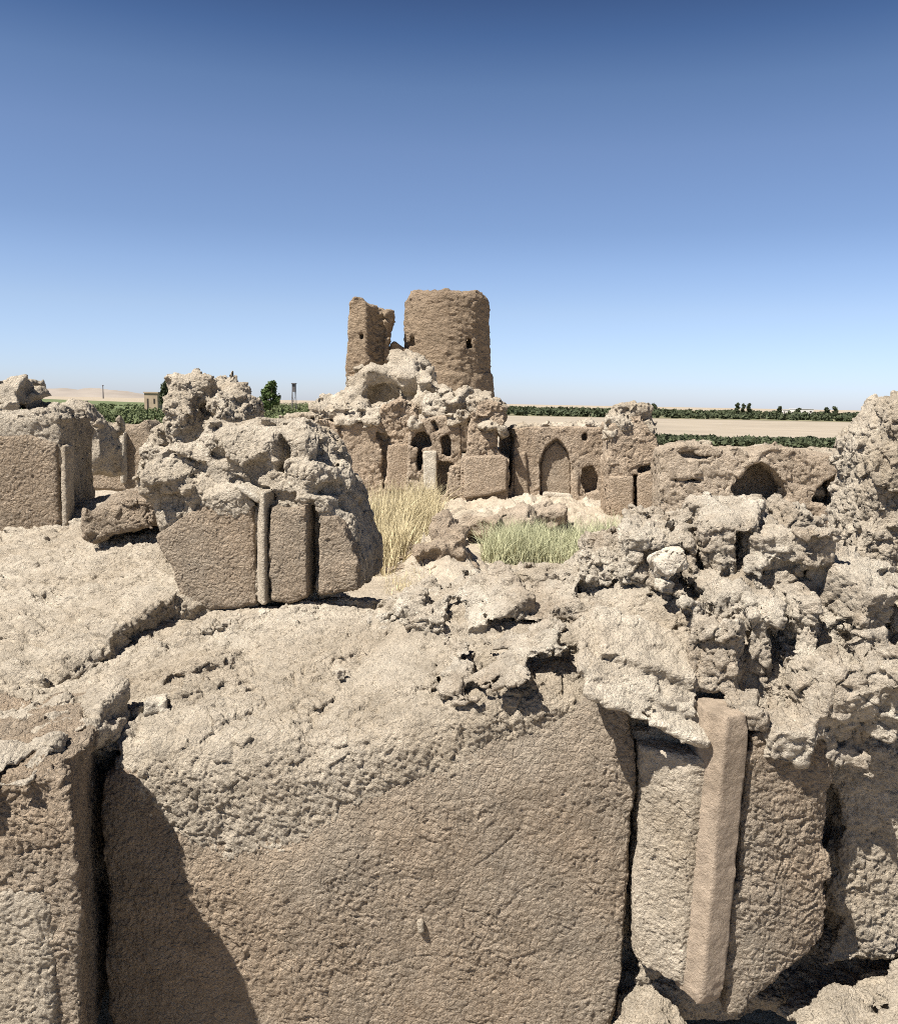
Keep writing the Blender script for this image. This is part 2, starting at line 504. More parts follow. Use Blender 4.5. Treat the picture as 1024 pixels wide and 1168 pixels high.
# black joints beside the panels
f.cut(f.prism(G.poly([(88, 880), (122, 870), (112, 930), (120, 980), (116, 1060), (126, 1175), (88, 1175), (90, 1000)], 3.95), 3.5, 4.35), .01)
f.cut(f.prism(G.poly([(943, 905), (958, 905), (968, 960), (955, 1090), (930, 1128), (985, 1108), (1060, 1100), (1060, 1128), (900, 1145), (850, 1150), (925, 1110), (944, 1020)], 3.95), 3.5, 4.22), .02)
f.cut(f.prism(G.poly([(724, 860), (732, 862), (730, 960), (720, 1100), (705, 1170), (696, 1170), (712, 1095)], 3.98), 3.5, 4.12), .01)
f.noise(front_noise, .30)
wall_core = surface("wall_core", f, RU1, wall0, 2, lambda v, n: rub_disp(1.1, 1.0, 1.0)(v, n) * (1 - .58 * np.clip((4.12 - v[:, 1]) / .1, 0, 1)) + .011 * fbm(warp(v, 12, .03), (30, 30, 22), 3, .68, 5, True) * np.clip((4.15 - v[:, 1]) / .1, 0, 1), cull=lambda c: (c[:, 2] < -.03) | ((c[:, 1] > 6.6) & (c[:, 0] > -.5) & (c[:, 2] < .4)))

def panel(name, outline, fr, n0, n1, z=None, h=.02, mat=PL1, parent=wall0, sub=2, a=1.0, s=1.0, o=0.0, edge=.03, off=None, rnd=.02, plan=None, label=None, extra=None, feather=None):
    P = fr.poly(outline, n0 if off is None else off)
    u = [p[0] for p in P]; zz = [p[1] for p in P]
    F = Field(fr, (min(u) - .1 / s, n0 - .1 / s, min(zz) - .1 / s), (max(u) + .1 / s, n1 + .1 / s, max(zz) + .1 / s), h)
    F.d = F.prism(P, n0, n1, rnd).astype(f32)
    if plan:
        F.keep(F.plan(plan, -5, 9))
    if extra:
        extra(F)
    d2 = sd_poly(P, F.U[:, 0, :], F.Z[0, 0, :][None])
    def nz(W, L):
        i = np.clip(((L[:, 0] - F.lo[0]) / F.h).astype(int), 0, d2.shape[0] - 1); j = np.clip(((L[:, 2] - F.lo[2]) / F.h).astype(int), 0, d2.shape[1] - 1)
        k = np.clip(1 + d2[i, j] / (4 * edge), 0.12, 1)
        return k * (edge * 1.5 * fbm(W, 3.5 * s, 3, .6, o) + edge * .9 * fbm(W, 11 * s, 2, .6, o + 3) + edge * .5)
    if feather:                      # the skin thins out towards its broken edge
        df = sd_poly(fr.poly(feather[2], n0), F.U[:, 0, :], F.Z[0, 0, :][None])
        F.keep(n0 + feather[1] * np.clip(1 + df / feather[0], 0, 1)[:, None, :] ** 1.5 - F.N)
    F.noise(nz, .25 / s)
    ob = surface(name, F, mat, parent, sub, pla_disp(a, s, o))
    if label: ob['label'] = label
    return ob

panel("plaster_panel", [(112, 890), (150, 880), (190, 940), (250, 965), (330, 945), (400, 915), (470, 880), (560, 845), (640, 818), (680, 800), (716, 806), (728, 868), (728, 905), (721, 960),
      (715, 1060), (712, 1105), (704, 1150), (690, 1240), (126, 1240), (122, 1160), (114, 1080), (121, 1020), (113, 960)], G, 3.972, 4.2, h=.022, a=1.0, edge=.02, o=2.0, feather=(.30, .07, [(0, 890), (150, 880), (190, 940), (250, 965), (330, 945), (400, 915), (470, 880), (560, 845), (640, 818), (700, 785), (900, 760), (900, 1500), (0, 1500)]),
      label="broad smooth plaster panel in the middle of the wall")
panel("jamb_panel", [(728, 850), (830, 850), (820, 1100), (790, 1138), (768, 1108), (722, 1095), (722, 1000), (730, 930)], G, 3.8, 4.2, off=3.95, h=.018, a=1.1, o=5.0, mat=RU1,
      plan=[(.835, 3.985), (1.14, 3.79), (1.2, 3.8), (1.2, 4.3), (.835, 4.3)], edge=.02, label="pale rough jamb turned towards the light")
panel("side_panel", [(850, 832), (925, 826), (950, 862), (960, 900), (945, 960), (944, 1030), (938, 1075), (872, 1128), (830, 1160), (815, 1150), (835, 950)], G, 3.75, 4.2, off=3.85, h=.02, a=1.15, o=9.0,
      plan=[(1.0, 3.79), (1.27, 3.775), (1.80, 3.84), (1.80, 4.3), (1.0, 4.3)], edge=.035)

def colonnette():
    a, b = at(829, 818, 3.72), at(799, 1152, 3.72)
    lean = (a[0] - b[0]) / (a[2] - b[2])
    F = Field(G, (b[0] - .2, 3.64, b[2] - .06), (a[0] + .3, 4.05, a[2] + .06), .0125)
    Us = F.U - b[0] - lean * (F.Z - b[2])
    d2 = sd_poly([(0, 0), (.118, .045), (.118, .3), (-.082, .3), (-.082, .115)], *np.broadcast_arrays(Us, F.N - 3.72 + 0 * F.Z))
    F.d = np.maximum(np.maximum(d2 + .008, b[2] - F.Z), F.Z - a[2]).astype(f32)
    F.d -= .008
    F.noise(lambda W, L: .006 * fbm(W, 14, 3, .6, 2) + .012 * np.clip(1 - (W[:, 2] - b[2]) / .12, 0, 1) * (1 + 2 * fbm(W, 18, 2)) + .012 * np.clip(1 - (a[2] - W[:, 2]) / .10, 0, 1) * (1 + fbm(W, 12, 2)), .06)
    o = surface("colonnette", F, SMOOTH1, wall0, 2, lambda v, n: .0012 * fbm(v, 40, 3) + .003 * fbm(v, 6, 2))
    o['label'] = "smooth square colonnette set cornerwise in the wall"
colonnette()
def pebble():
    c = at(480, 1056, 3.966)
    F = Field(G, c - .06, c + .06, .004)
    F.d = F.ell(c, (.017, .02, .034), tilt=.1, box=True, rnd=.9).astype(f32)
    F.noise(lambda W, L: .003 * fbm(W, 40, 2), .02)
    surface("pebble", F, RU1, wall0, 1)
pebble()

def crown():
    F = Field(G, (-.85, 3.62, 1.2), (3.35, 6.2, 2.75), .017)
    for a in [(742, 640, 4.95, 44, 56, .12), (705, 655, 5.05, 46, 34, .3), (640, 680, 5.2, 62, 24, .3), (585, 676, 5.4, 60, 20, .3), (520, 684, 5.5, 52, 16, .25),
              (835, 618, 4.85, 38, 48, -.1), (812, 590, 5.1, 30, 24, .1), (922, 626, 4.5, 24, 26, .1), (966, 690, 4.4, 27, 50, 0), (905, 596, 5.0, 28, 20, -.3), (872, 640, 4.75, 26, 50, 0),
              (818, 745, 4.15, 34, 46, .1), (800, 690, 4.5, 44, 32, .2), (935, 790, 4.05, 56, 44, -.25), (990, 780, 4.0, 50, 50, -.1), (905, 720, 4.4, 34, 60, 0), (862, 725, 4.3, 26, 60, .05),
              (1005, 700, 4.5, 30, 60, 0), (655, 724, 4.7, 52, 20, .35), (700, 735, 4.6, 60, 24, .3), (890, 838, 3.88, 30, 24, -.3),
              (560, 726, 4.85, 56, 17, .3), (610, 698, 5.0, 50, 22, .3), (535, 696, 5.3, 40, 18, .3), (480, 690, 5.5, 36, 13, .25), (500, 738, 4.95, 46, 12, .3), (440, 722, 5.15, 34, 10, .3),
              (770, 600, 5.15, 40, 18, .1), (950, 640, 4.75, 36, 18, -.2), (700, 620, 5.3, 40, 16, .35), (960, 850, 3.95, 40, 20, -.1), (765, 775, 4.25, 50, 26, -.3), (848, 806, 3.88, 26, 17, -.1), (770, 806, 4.08, 44, 14, -.35),
              (570, 756, 4.22, 80, 9, .2), (640, 742, 4.25, 34, 10, .1), (555, 700, 5.0, 60, 24, .38), (640, 690, 4.95, 52, 22, .38), (498, 715, 5.0, 34, 22, .3), (690, 712, 4.65, 50, 20, .38), (455, 700, 5.3, 40, 14, .25), (600, 725, 4.6, 50, 12, .35)]:
        c = at(*a[:3]); k_ = a[2] / 1000
        shatter(F, c, (a[3] * k_, .8 * (a[3] + a[4]) * k_ * .9, a[4] * k_), n=2, amp=.75, tilt=a[5], rnd=.1, k=.004)
    for px_, py_, d_, rx_, rz_ in [(779, 672, 4.62, 8, 46), (890, 765, 4.05, 9, 46), (884, 690, 4.35, 8, 38), (944, 700, 4.25, 7, 40), (842, 640, 4.65, 6, 34),
                                (760, 702, 4.4, 24, 14), (692, 678, 4.7, 32, 11), (966, 748, 4.1, 30, 15), (905, 664, 4.3, 22, 12), (634, 765, 4.06, 26, 8), (600, 712, 4.85, 40, 6), (520, 705, 4.95, 9, 14), (665, 730, 4.4, 22, 7), (452, 715, 5.0, 6, 12), (560, 738, 4.5, 40, 5), (735, 745, 4.25, 30, 7)]:
        F.cut(E(F, px_, py_, d_, rx_, rz_, ry=60, tilt=random.uniform(-.2, .2), box=True, rnd=.2), .0)
    F.noise(rub_sdf(.30, 1.3, 11.0), .2)
    hz2 = None
    o = surface("rubble_crown", F, CR1, wall0, 1, rub_disp(1.25, .85, 4.0), cull=lambda c: (c[:, 2] < HF(c[:, 0], c[:, 1]) - .22) & (c[:, 1] > 4.25))
    o['label'] = "heap of pale clay boulders along the wall top"
crown()

def slab():
    a, b = at(676, 800, 3.80), at(818, 866, 3.70)
    c = (a + b) / 2
    F = Field(G, (c[0] - .55, 3.5, c[2] - .4), (c[0] + .55, 4.5, c[2] + .6), .016)
    t = -math.atan2(a[2] - b[2], b[0] - a[0])
    F.d = F.ell(c + np.array([.0, .25, .13]), (.31, .27, .024), tilt=t, roll=.40, box=True, rnd=.25).astype(f32)
    F.add(F.ell(c + np.array([-.04, .27, .20]), (.29, .20, .026), tilt=t * .93, roll=.43, box=True, rnd=.3), .0)
    F.add(F.ell(c + np.array([-.10, .20, .155]), (.14, .16, .03), tilt=t, roll=.40, box=True, rnd=.3), .0)
    F.add(F.ell(c + np.array([.02, .36, .29]), (.24, .18, .035), tilt=t * .8, roll=.5, box=True, rnd=.4), .0)
    F.noise(lambda W, L: .016 * fbm(W, 5, 3, .6, 2) + .010 * fbm(W, (6, 6, 26), 2, .6, 7, True) + .014 * facet(W, 6, 3)[0], .12)
    o = surface("overhanging_slab", F, EA1, wall0, 2, rub_disp(.45, 1.2, 6.0))
    o['label'] = "thin slab of mud jutting out and shading the panel below"
slab()

# ------------------------------------------------------------------ pier and slab at lower left
pier = thing("wall_pier", at(30, 1160, 3.7) * np.array([1, 1, 0]), "plastered side wall end at the lower left, beside a deep black crack", "wall")
def make_pier():
    F = Field(G, (-2.75, 3.35, -.1), (-1.4, 4.6, 1.75), .024)
    zt = at(60, 876, 3.5)[2]
    F.d = F.plan([(-2.9, 3.46), (-1.525, 3.46), (-1.70, 4.0), (-1.80, 4.5), (-2.9, 4.5)], -.3, zt, .02).astype(f32)
    F.noise(lambda W, L: rub_sdf(.6, 1.3, 20)(W, L) * np.clip((W[:, 2] - zt + .25) / .2, .12, 1) + .012 * fbm(W, 5, 3), .2)
    surface("pier_core", F, PL1, pier, 2, lambda v, n: pla_disp(1.4, 1, 8)(v, n) + rub_disp(.5, 1, 8)(v, n) * np.clip((v[:, 2] - zt + .3) / .2, 0, 1))
    panel("plaster_face", [(-30, 1015), (30, 1010), (58, 1030), (64, 1060), (66, 1240), (-30, 1240)], G, 3.44, 3.6, h=.02, parent=pier, mat=RU1, o=13, edge=.02, a=1.0)
make_pier()

def boulder(name, label, cat, parts, a=1.0, s=1.0, h=.03, mat=RU1, sub=2, o=0.0, group=None, band=.2, dis=None, brk=0):
    """a lump of fallen mud: union of squashed boxes given as (px,py,d,rx,rz,ry,yaw,tilt,roll)"""
    cs = [at(q[0], q[1], q[2]) for q in parts]
    R = [max(q[3:6]) * q[2] / 1000 * 1.25 + .1 / s for q in parts]
    lo = np.min([c - r for c, r in zip(cs, R)], 0); hi = np.max([c + r for c, r in zip(cs, R)], 0)
    F = Field(G, lo, hi, h)
    for c, q in zip(cs, parts):
        k = q[2] / 1000
        if brk: shatter(F, c, (q[3] * k, q[5] * k, q[4] * k), n=brk, tilt=q[7], yaw=q[6])
        else: F.add(F.ell(c, (q[3] * k, q[5] * k, q[4] * k), yaw=q[6], tilt=q[7], roll=q[8], box=True, rnd=.3), .02 / s)
    F.noise(rub_sdf(a, s, o), band / s)
    ob = surface(name, F, mat, None, sub, dis or rub_disp(a, s, o + 3))
    return tag(ob, label, cat, group)

boulder("mud_slab", "long tilted lump of pale mud lying on the side wall at the lower left", "rubble",
        [(96, 822, 4.30, 54, 24, 46, 0, .45, .10), (50, 838, 4.2, 46, 18, 46, 0, .35, .1), (60, 848, 3.95, 46, 13, 55, .1, .3, .1), (0, 872, 3.56, 60, 9, 50, 0, .02, 0), (20, 822, 4.25, 60, 12, 60, 0, .2, 0)], .7, 1.2, .022, RU1, 2, 31, brk=2)
def on_mass(px, py, lift):
    for d in np.arange(3.95, 6.4, .01):
        p = at(px, py, d)
        if p[2] <= HF(p[0], p[1]) + lift: return float(d)
    return 5.0
for q, lb in [((178, 803, 4.25, 13, 9, 12, .3, 0, 0), "small pale stone lying beside the tilted lump of mud"),
              ((300, 700, 5.1, 9, 5, 8, .5, .1, 0), "little clod below the pilaster of the panelled block"),
              ((388, 768, 4.55, 7, 6, 7, .5, .1, 0), "small white stone alone on the middle of the slope")]:
    q = (q[0], q[1], on_mass(q[0], q[1], .015)) + q[3:]
    boulder("loose_stone", lb, "stone", [q], .5, 4.0, .008, EA1, 1, q[0], "loose stones on the foreground wall")
for q, lb in [((762, 642, 4.50, 17, 13, 16, .2, .45, 0), "white angular stone stuck in the boulders at right"),
              ((757, 668, 4.47, 10, 7, 9, .5, -.3, 0), "smaller white stone just under the white angular one")]:
    boulder("loose_stone", lb, "stone", [q], .6, 5.0, .007, mud("white_stone", (.62, .56, .46), (.55, .48, .38), (.70, .65, .56), bump=.8), 1, q[0], "loose stones on the foreground wall")

# ------------------------------------------------------------------ earth bank behind at left
HB = []
def bank():
    P = pts3([(-60, 795, 4.6), (40, 785, 4.85), (95, 762, 5.1), (-60, 640, 7.0), (30, 640, 7.0), (100, 622, 7.2), (170, 612, 7.1), (250, 612, 7.0), (190, 678, 5.85), (130, 720, 5.4), (60, 700, 6.0),
              (30, 612, 8.2), (100, 590, 8.3), (-60, 612, 8.2), (140, 560, 8.8), (200, 545, 9.0), (100, 575, 9.4), (-60, 590, 9.4)])
    P = np.vstack([P, [[-1.6, 6.3, 1.72], [-1.2, 7.4, 1.6], [-.6, 6.6, 1.3], [-1.0, 9.4, .8], [-.2, 8.4, .1], [-3, 11, .9], [-6, 11, 1.0], [-1.4, 5.0, 1.35], [-1.2, 5.8, 1.5]]])
    H = Height(P); HB.append(H)
    F = Field(G, (-5.4, 4.4, .6), (-.1, 10.6, 2.6), .045)
    hh = H(F.U[:, :, 0], F.N[0, :, 0][None])[:, :, None]
    F.d = (.9 * (F.Z - hh)).astype(f32)
    ed = [tuple(at(*q)[:2]) for q in [(-120, 850, 4.55), (30, 808, 4.85), (80, 786, 5.05), (108, 762, 5.2), (128, 742, 5.35), (150, 722, 5.55), (195, 694, 5.85), (300, 680, 5.95)]]
    F.keep(F.plan([*ed, (-.1, 6.6), (-.1, 11), (-5.6, 11), (-5.6, 4.3)], -1, 9))
    F.noise(lambda W, L: rub_sdf(.38, 1.3, 66)(W, L) + .07 * fbm(W, .8, 3, .5, 4) + .05 * fbm(W, (1.6, 4.0, 6), 3, .55, 8, True) * .6, .3)
    o = surface("earth_bank", F, RU1, None, 2, lambda v, n: rub_disp(1.1, 1.0, 9)(v, n) + .034 * fbm(v + v[:, [1, 0, 2]] * np.array([0, .5, 0], f32), (2.2, 9, 9), 3, .6, 1, True), cull=lambda c: (c[:, 2] < .75) | (c[:, 1] > 10.4))
    o['kind'] = 'structure'
bank()

# ------------------------------------------------------------------ panelled block (left middle)
def block():
    fr = Frame(5.75, -4)
    root = thing("panelled_block", np.array([-1.3, 6.1, 1.5]), "thick wall block with three plaster panels and a pilaster, left of the courtyard", "wall")
    P = fr.poly([(160, 566), (172, 545), (215, 530), (250, 548), (275, 520), (310, 486), (345, 490), (374, 515), (386, 560), (400, 600), (413, 640), (412, 676), (370, 682), (345, 692), (300, 692), (285, 699), (205, 704), (192, 640), (172, 600)])
    F = Field(fr, (-2.3, -.15, 1.3), (-.2, 1.2, 3.2), .022)
    F.d = F.prism(P, .03, 1.0, .10).astype(f32)
    top = F.plan([(-2.3, .03), (-.3, .03), (-.3, 1.0), (-2.3, 1.0)], 0, 9)
    # the crown leans back
    zc = fr.uz(250, 575)[1]
    F.keep((F.Z - (zc + .1 + .95 * (F.N - .02))) * .75 + 0 * F.U)
    for q in [(300, 508, 6.3, 60, 24), (340, 520, 6.2, 36, 32), (368, 560, 6.1, 24, 36), (250, 535, 6.3, 50, 20), (205, 550, 6.15, 36, 14)]:
        c = at(*q[:3]); k = q[2] / 1000; c = np.array([(c - fr.o) @ fr.u, (c - fr.o) @ fr.n, c[2]])
        F.add(F.ell(c, (q[3] * k, .3, q[4] * k), box=True, rnd=.8), .06)
    def cutpx(poly, depth, k=.015):
        F.cut(F.prism(fr.poly(poly), -.3, depth), k)
    cutpx([(262, 545), (300, 565), (298, 582), (268, 566)], .12)
    cutpx([(350, 568), (360, 568), (361, 685), (351, 690)], .16)
    cutpx([(312, 500), (322, 510), (324, 545), (312, 540)], .3, .04)
    cutpx([(372, 560), (398, 556), (402, 590), (380, 585)], .2, .04)
    cutpx([(190, 707), (290, 701), (430, 682), (430, 720), (190, 730)], .22, .03)
    zb = fr.uz(250, 590)[1]
    F.noise(lambda W, L: rub_sdf(.85, 1.5, 40)(W, L) * np.clip((W[:, 2] - zb + .1) / .25, .25, 1), .22)
    surface("block_core", F, RU1, root, 2, rub_disp(.8, 1.2, 3))
    kw = dict(h=.018, parent=root, s=1.3, sub=2, edge=.018, mat=PL1)
    panel("plaster_panel", [(172, 612), (200, 592), (250, 566), (290, 574), (294, 690), (250, 698), (208, 702), (195, 650)], fr, .0, .2, a=.8, o=51, label="widest of the three plaster panels, browner than the rest", **kw)
    panel("plaster_panel", [(304, 575), (330, 580), (350, 574), (352, 684), (330, 690), (304, 690)], fr, -.085, .2, a=.8, o=52, **kw)
    panel("plaster_panel", [(362, 588), (382, 588), (396, 604), (410, 645), (408, 674), (362, 680)], fr, -.05, .2, a=1.0, o=53, **kw)
    ua, ub = fr.uz(291.5, 630)[0], fr.uz(304, 630)[0]
    panel("pilaster", [(286, 562), (309, 562), (309, 692), (284, 694)], fr, -.15, .2, a=.4, o=54, h=.012, parent=root, s=1.6, sub=2, edge=.004, mat=RU1,
          plan=[(ua, .03), (ub, -.105), (ub + .025, -.10), (ub + .025, .2), (ua, .2)], rnd=.006)
    # bracket over the first panel
    panel("bracket", [(266, 556), (272, 552), (298, 568), (297, 576), (290, 574)], fr, -.07, .2, a=.4, o=55, h=.012, parent=root, s=1.6, sub=1, edge=.006, mat=EA1)
block()
def fallen():
    fr = Frame(6.85, -3)
    P = fr.poly([(88, 606), (94, 580), (118, 566), (160, 555), (178, 556), (182, 600), (160, 604), (130, 610), (104, 622)])
    F = Field(fr, (min(p[0] for p in P) - .3, -.3, 1.2), (max(p[0] for p in P) + .3, 1.2, 2.7), .026)
    F.d = F.prism(P, 0, .8, .05).astype(f32)
    F.keep((F.Z - (fr.uz(120, 580)[1] + .05 + .55 * F.N + .12 * (F.U - fr.uz(120, 580)[0]))) * .85)
    F.noise(rub_sdf(.6, 1.5, 61), .2)
    o = surface("fallen_block", F, PL1, None, 2, rub_disp(.8, 1.1, 62))
    tag(o, "low slab of plastered wall fallen against the left side of the panelled block", "rubble")
fallen()

# ------------------------------------------------------------------ walls at left
def ruin(name, label, fr, outline, n0, n1, mat, h, s, a, o, sub=1, rnd=.02, calm=None, adds=(), cuts=(), plan=None, back=0.0, zlo=-.3, disp=1.0, parent_tag=True, cat="wall", boulders=(), noisefn=None, ds=None):
    P = fr.poly(outline, n0)
    m = .35 / s
    allp = list(P)
    for q in adds: allp += fr.poly(q[0], q[1])
    u = [p[0] for p in allp]; z = [p[1] for p in allp]
    lo = [min(u) - m, min([n0] + [q[1] for q in adds]) - m, max(min(z), zlo) - .05]; hi = [max(u) + m, n1 + m, max(z) + m]
    bs = []
    for q in boulders:
        c = at(q[0], q[1], q[2]); k = q[2] / 1000; c = np.array([(c - fr.o) @ fr.u, (c - fr.o) @ fr.n, c[2]]); bs.append((c, q, k))
        r = max(q[3], q[4]) * k * 1.3
        lo = [min(lo[i], c[i] - r) for i in range(3)]; hi = [max(hi[i], c[i] + r) for i in range(3)]
    lo[2] = max(lo[2], zlo - .05)
    F = Field(fr, lo, hi, h)
    F.d = F.prism(P, n0, n1, rnd).astype(f32)
    if plan: F.keep(F.plan(plan, -9, 99))
    for q in adds: F.add(F.prism(fr.poly(q[0], q[1]), q[1], q[2], rnd * .5), .02 / s)
    for c, q, k in bs: shatter(F, c, (q[3] * k, (q[5] if len(q) > 5 else .8 * (q[3] + q[4]) * .6) * k, q[4] * k), n=4, k=.02 / s)
    for q in cuts: F.cut(F.prism(fr.poly(q[0], q[2] if len(q) > 2 else n0), n0 - 9, n0 + q[1]), .02 / s)
    base = rub_sdf(a, s, o)
    def nz(W, L):
        r = base(W, L)
        if calm is not None:
            zt, w = calm
            r = r * np.clip((W[:, 2] - zt) / w, .24, 1)
        return r
    F.noise(noisefn or nz, .28 / s)
    rd = rub_disp(disp, ds or s, o)
    def dd(v, n):
        if calm is None: return rd(v, n)
        k = np.clip((v[:, 2] - calm[0]) / calm[1], .55, 1)
        return rd(v, n) * k
    ob = surface(name, F, mat, None, sub, dd)
    return tag(ob, label, cat) if parent_tag else ob

def on_wall(name, px_outline, fr, n0, n1, parent, mat=PL2, s=.7, h=.045, o=0, a=.8, sub=1, label=None, edge=.014):
    return panel(name, px_outline, fr, n0, n1, h=h, parent=parent, mat=mat, s=s, sub=sub, edge=edge, a=a, o=o, rnd=.004, label=label)

FA = Frame(8.6, 3)
w = ruin("end_wall", "tall plastered wall end at the left edge of the view, its side in deep shade", FA, [(-60, 470), (30, 472), (62, 474), (72, 482), (75, 505), (76, 600), (60, 612), (-60, 650)], 0, 1.05, RU2, .04, .9, .6, 71,
         sub=2, calm=(2.55, .3), plan=[(-6, 0), (-3.72, 0), (-3.78, 1.05), (-6, 1.05)], zlo=1.2)
on_wall("plaster_panel", [(-40, 498), (30, 496), (66, 505), (70, 598), (40, 612), (-40, 640)], FA, -.05, .2, w, s=1.0, h=.03, o=72, sub=2, mat=PL2)
on_wall("corner_strip", [(68, 506), (76, 508), (77, 600), (70, 604)], FA, -.06, .15, w, s=1.2, h=.02, o=73, mat=RU1, edge=.008)

FB = Frame(12.5, 0)
ruin("stub_wall", "rounded grey brown wall stub behind the shaded wall end at left", FB, [(60, 462), (72, 455), (92, 458), (106, 470), (114, 490), (116, 545), (50, 545)], 0, .9, RU2, .055, 1.0, .9, 75, sub=1, zlo=.6)
boulder("rough_outcrop", "dark rough lump of wall top rising at the upper left edge", "rubble",
        [(10, 450, 13, 28, 18, 40, 0, 0, 0), (42, 452, 13, 10, 7, 20, 0, 0, 0), (10, 490, 13, 50, 24, 50, 0, 0, 0)], .8, 1.0, .055, RU2, 1, 77, brk=6)
FC = Frame(15.5, 0)
w = ruin("courtyard_wall", "low brown wall between the stub at left and the rough rubble pinnacle", FC, [(88, 490), (110, 484), (150, 486), (166, 478), (172, 486), (178, 560), (85, 560)], 0, .7, PL2, .055, .9, .6, 81, zlo=-.2, calm=(2.5, .3))
on_wall("pilaster", [(136, 492), (142, 492), (143, 552), (137, 552)], FC, -.12, .2, w, s=.7, h=.04, o=82, mat=EA2)

FD = Frame(9.3, 0)
ruin("rubble_pinnacle", "rough knobbly pinnacle of eroded mud wall behind the panelled block", FD,
     [(150, 560), (165, 505), (170, 488), (192, 478), (186, 458), (196, 447), (208, 445), (210, 432), (235, 427), (258, 432), (270, 448), (284, 466), (286, 500), (285, 560)], 0, .9, RU1, .04, 1.0, .85, 85, sub=2, rnd=.12, zlo=1.0, disp=1.5,
     boulders=[(190, 510, 9.2, 22, 12), (222, 445, 9.3, 26, 18), (262, 470, 9.2, 22, 24), (205, 480, 9.05, 18, 20), (186, 545, 8.8, 28, 12)],
     cuts=[([(238, 488), (268, 486), (270, 508), (240, 512)], .35), ([(178, 500), (196, 494), (200, 508), (182, 512)], .25), ([(222, 470), (230, 468), (228, 498), (222, 500)], .25)])

# ------------------------------------------------------------------ courtyard walls
def crest(parent, blocks, h=.06, mat=RU2, a=.8, s_=.8, o=0, name="rubble_crest"):
    """pale broken clods along a wall top: (px, py, d, rx, rz) in photo pixels"""
    cs = [at(q[0], q[1], q[2]) for q in blocks]
    R = [max(q[3], q[4]) * q[2] / 1000 * 1.4 + .2 for q in blocks]
    F = Field(G, np.min([c - r for c, r in zip(cs, R)], 0), np.max([c + r for c, r in zip(cs, R)], 0), h)
    for c, q in zip(cs, blocks):
        k = q[2] / 1000
        shatter(F, c, (q[3] * k, (q[5] if len(q) > 5 else .4), q[4] * k), n=3, k=.02)
    F.noise(rub_sdf(a, s_, o), .3 / s_)
    return surface(name, F, mat, parent, 1, rub_disp(1.3, .5, o))
W0 = dict(sub=1, zlo=-.3, disp=1.5, ds=.5)
FM = Frame(26, 2)
M1 = ruin("back_wall", "long brown plastered wall with a ragged pale top, behind the dry grass", FM, [(318, 477), (360, 478), (385, 480), (410, 482), (432, 478), (440, 462), (456, 456), (474, 464), (480, 486), (482, 575), (314, 575)], 0, 1.0, PLW, .065, .8, .9, 91, calm=(2.55, .3),
          cuts=[([(436, 492), (442, 500), (440, 560), (436, 560)], .3), ([(388, 484), (391, 500), (384, 530), (381, 530)], .15), ([(430, 492), (446, 500), (440, 506), (428, 498)], .35)], **W0)
on_wall("plaster_panel", [(442, 508), (474, 505), (476, 560), (441, 560)], FM, -.12, .3, M1, o=92, mat=PLW)
crest(M1, [(345, 475, 26.3, 24, 4), (372, 473, 26.4, 20, 7), (398, 470, 26.4, 22, 9), (425, 470, 26.4, 22, 8), (456, 466, 26.5, 14, 6), (408, 479, 26.1, 30, 5)], o=93)

FN = Frame(25, 0)
w = ruin("niche_wall", "narrow wall with a black arched niche above the dry grass", FN, [(466, 500), (470, 486), (484, 478), (505, 474), (524, 476), (530, 575), (464, 575)], 0, 1.2, RUW, .05, .9, .9, 95, calm=(2.5, .35),
     cuts=[([(468, 508), (470, 499), (476, 493), (484, 492), (491, 498), (493, 508), (481, 511), (481, 537), (476, 537), (476, 511)], .7), ([(500, 527), (517, 527), (517, 537), (510, 539), (509, 565), (499, 565)], .45),
           ([(503, 500), (511, 494), (515, 504), (514, 522), (505, 518)], .55), ([(496, 480), (500, 490), (497, 492), (492, 482)], .3)], **W0)
on_wall("jamb_panel", [(482, 514), (498, 514), (498, 560), (483, 560)], FN, -.05, .3, w, o=96, mat=EA2)
crest(w, [(478, 482, 25.2, 10, 5), (494, 471, 25.6, 16, 8), (512, 464, 26, 14, 10), (530, 456, 26.2, 14, 10), (520, 478, 25.2, 12, 8), (500, 456, 27, 14, 8)], o=94)
on_wall("broken_post", [(512, 532), (526, 530), (528, 570), (513, 568)], FN, -.35, .3, w, o=100, mat=RUW, a=3)
FP = Frame(24, -2)
w = ruin("corner_block", "tall brown block with a shaded cleft on its right, left of the arched alcove", FP, [(526, 525), (533, 516), (533, 490), (538, 470), (546, 458), (562, 457), (574, 462), (576, 484), (568, 492), (566, 512), (572, 518), (580, 522), (580, 575), (524, 580)], 0, 1.4, PLW, .05, .9, .9, 97, calm=(2.3, .5), **W0)
on_wall("plaster_panel", [(529, 521), (572, 519), (578, 523), (578, 560), (556, 566), (529, 569)], FP, -.16, .3, w, o=98, mat=PLW)
crest(w, [(548, 462, 24.6, 12, 9), (566, 464, 24.6, 10, 8), (573, 492, 24.1, 7, 8), (556, 486, 24.0, 12, 4, .3)], o=99)

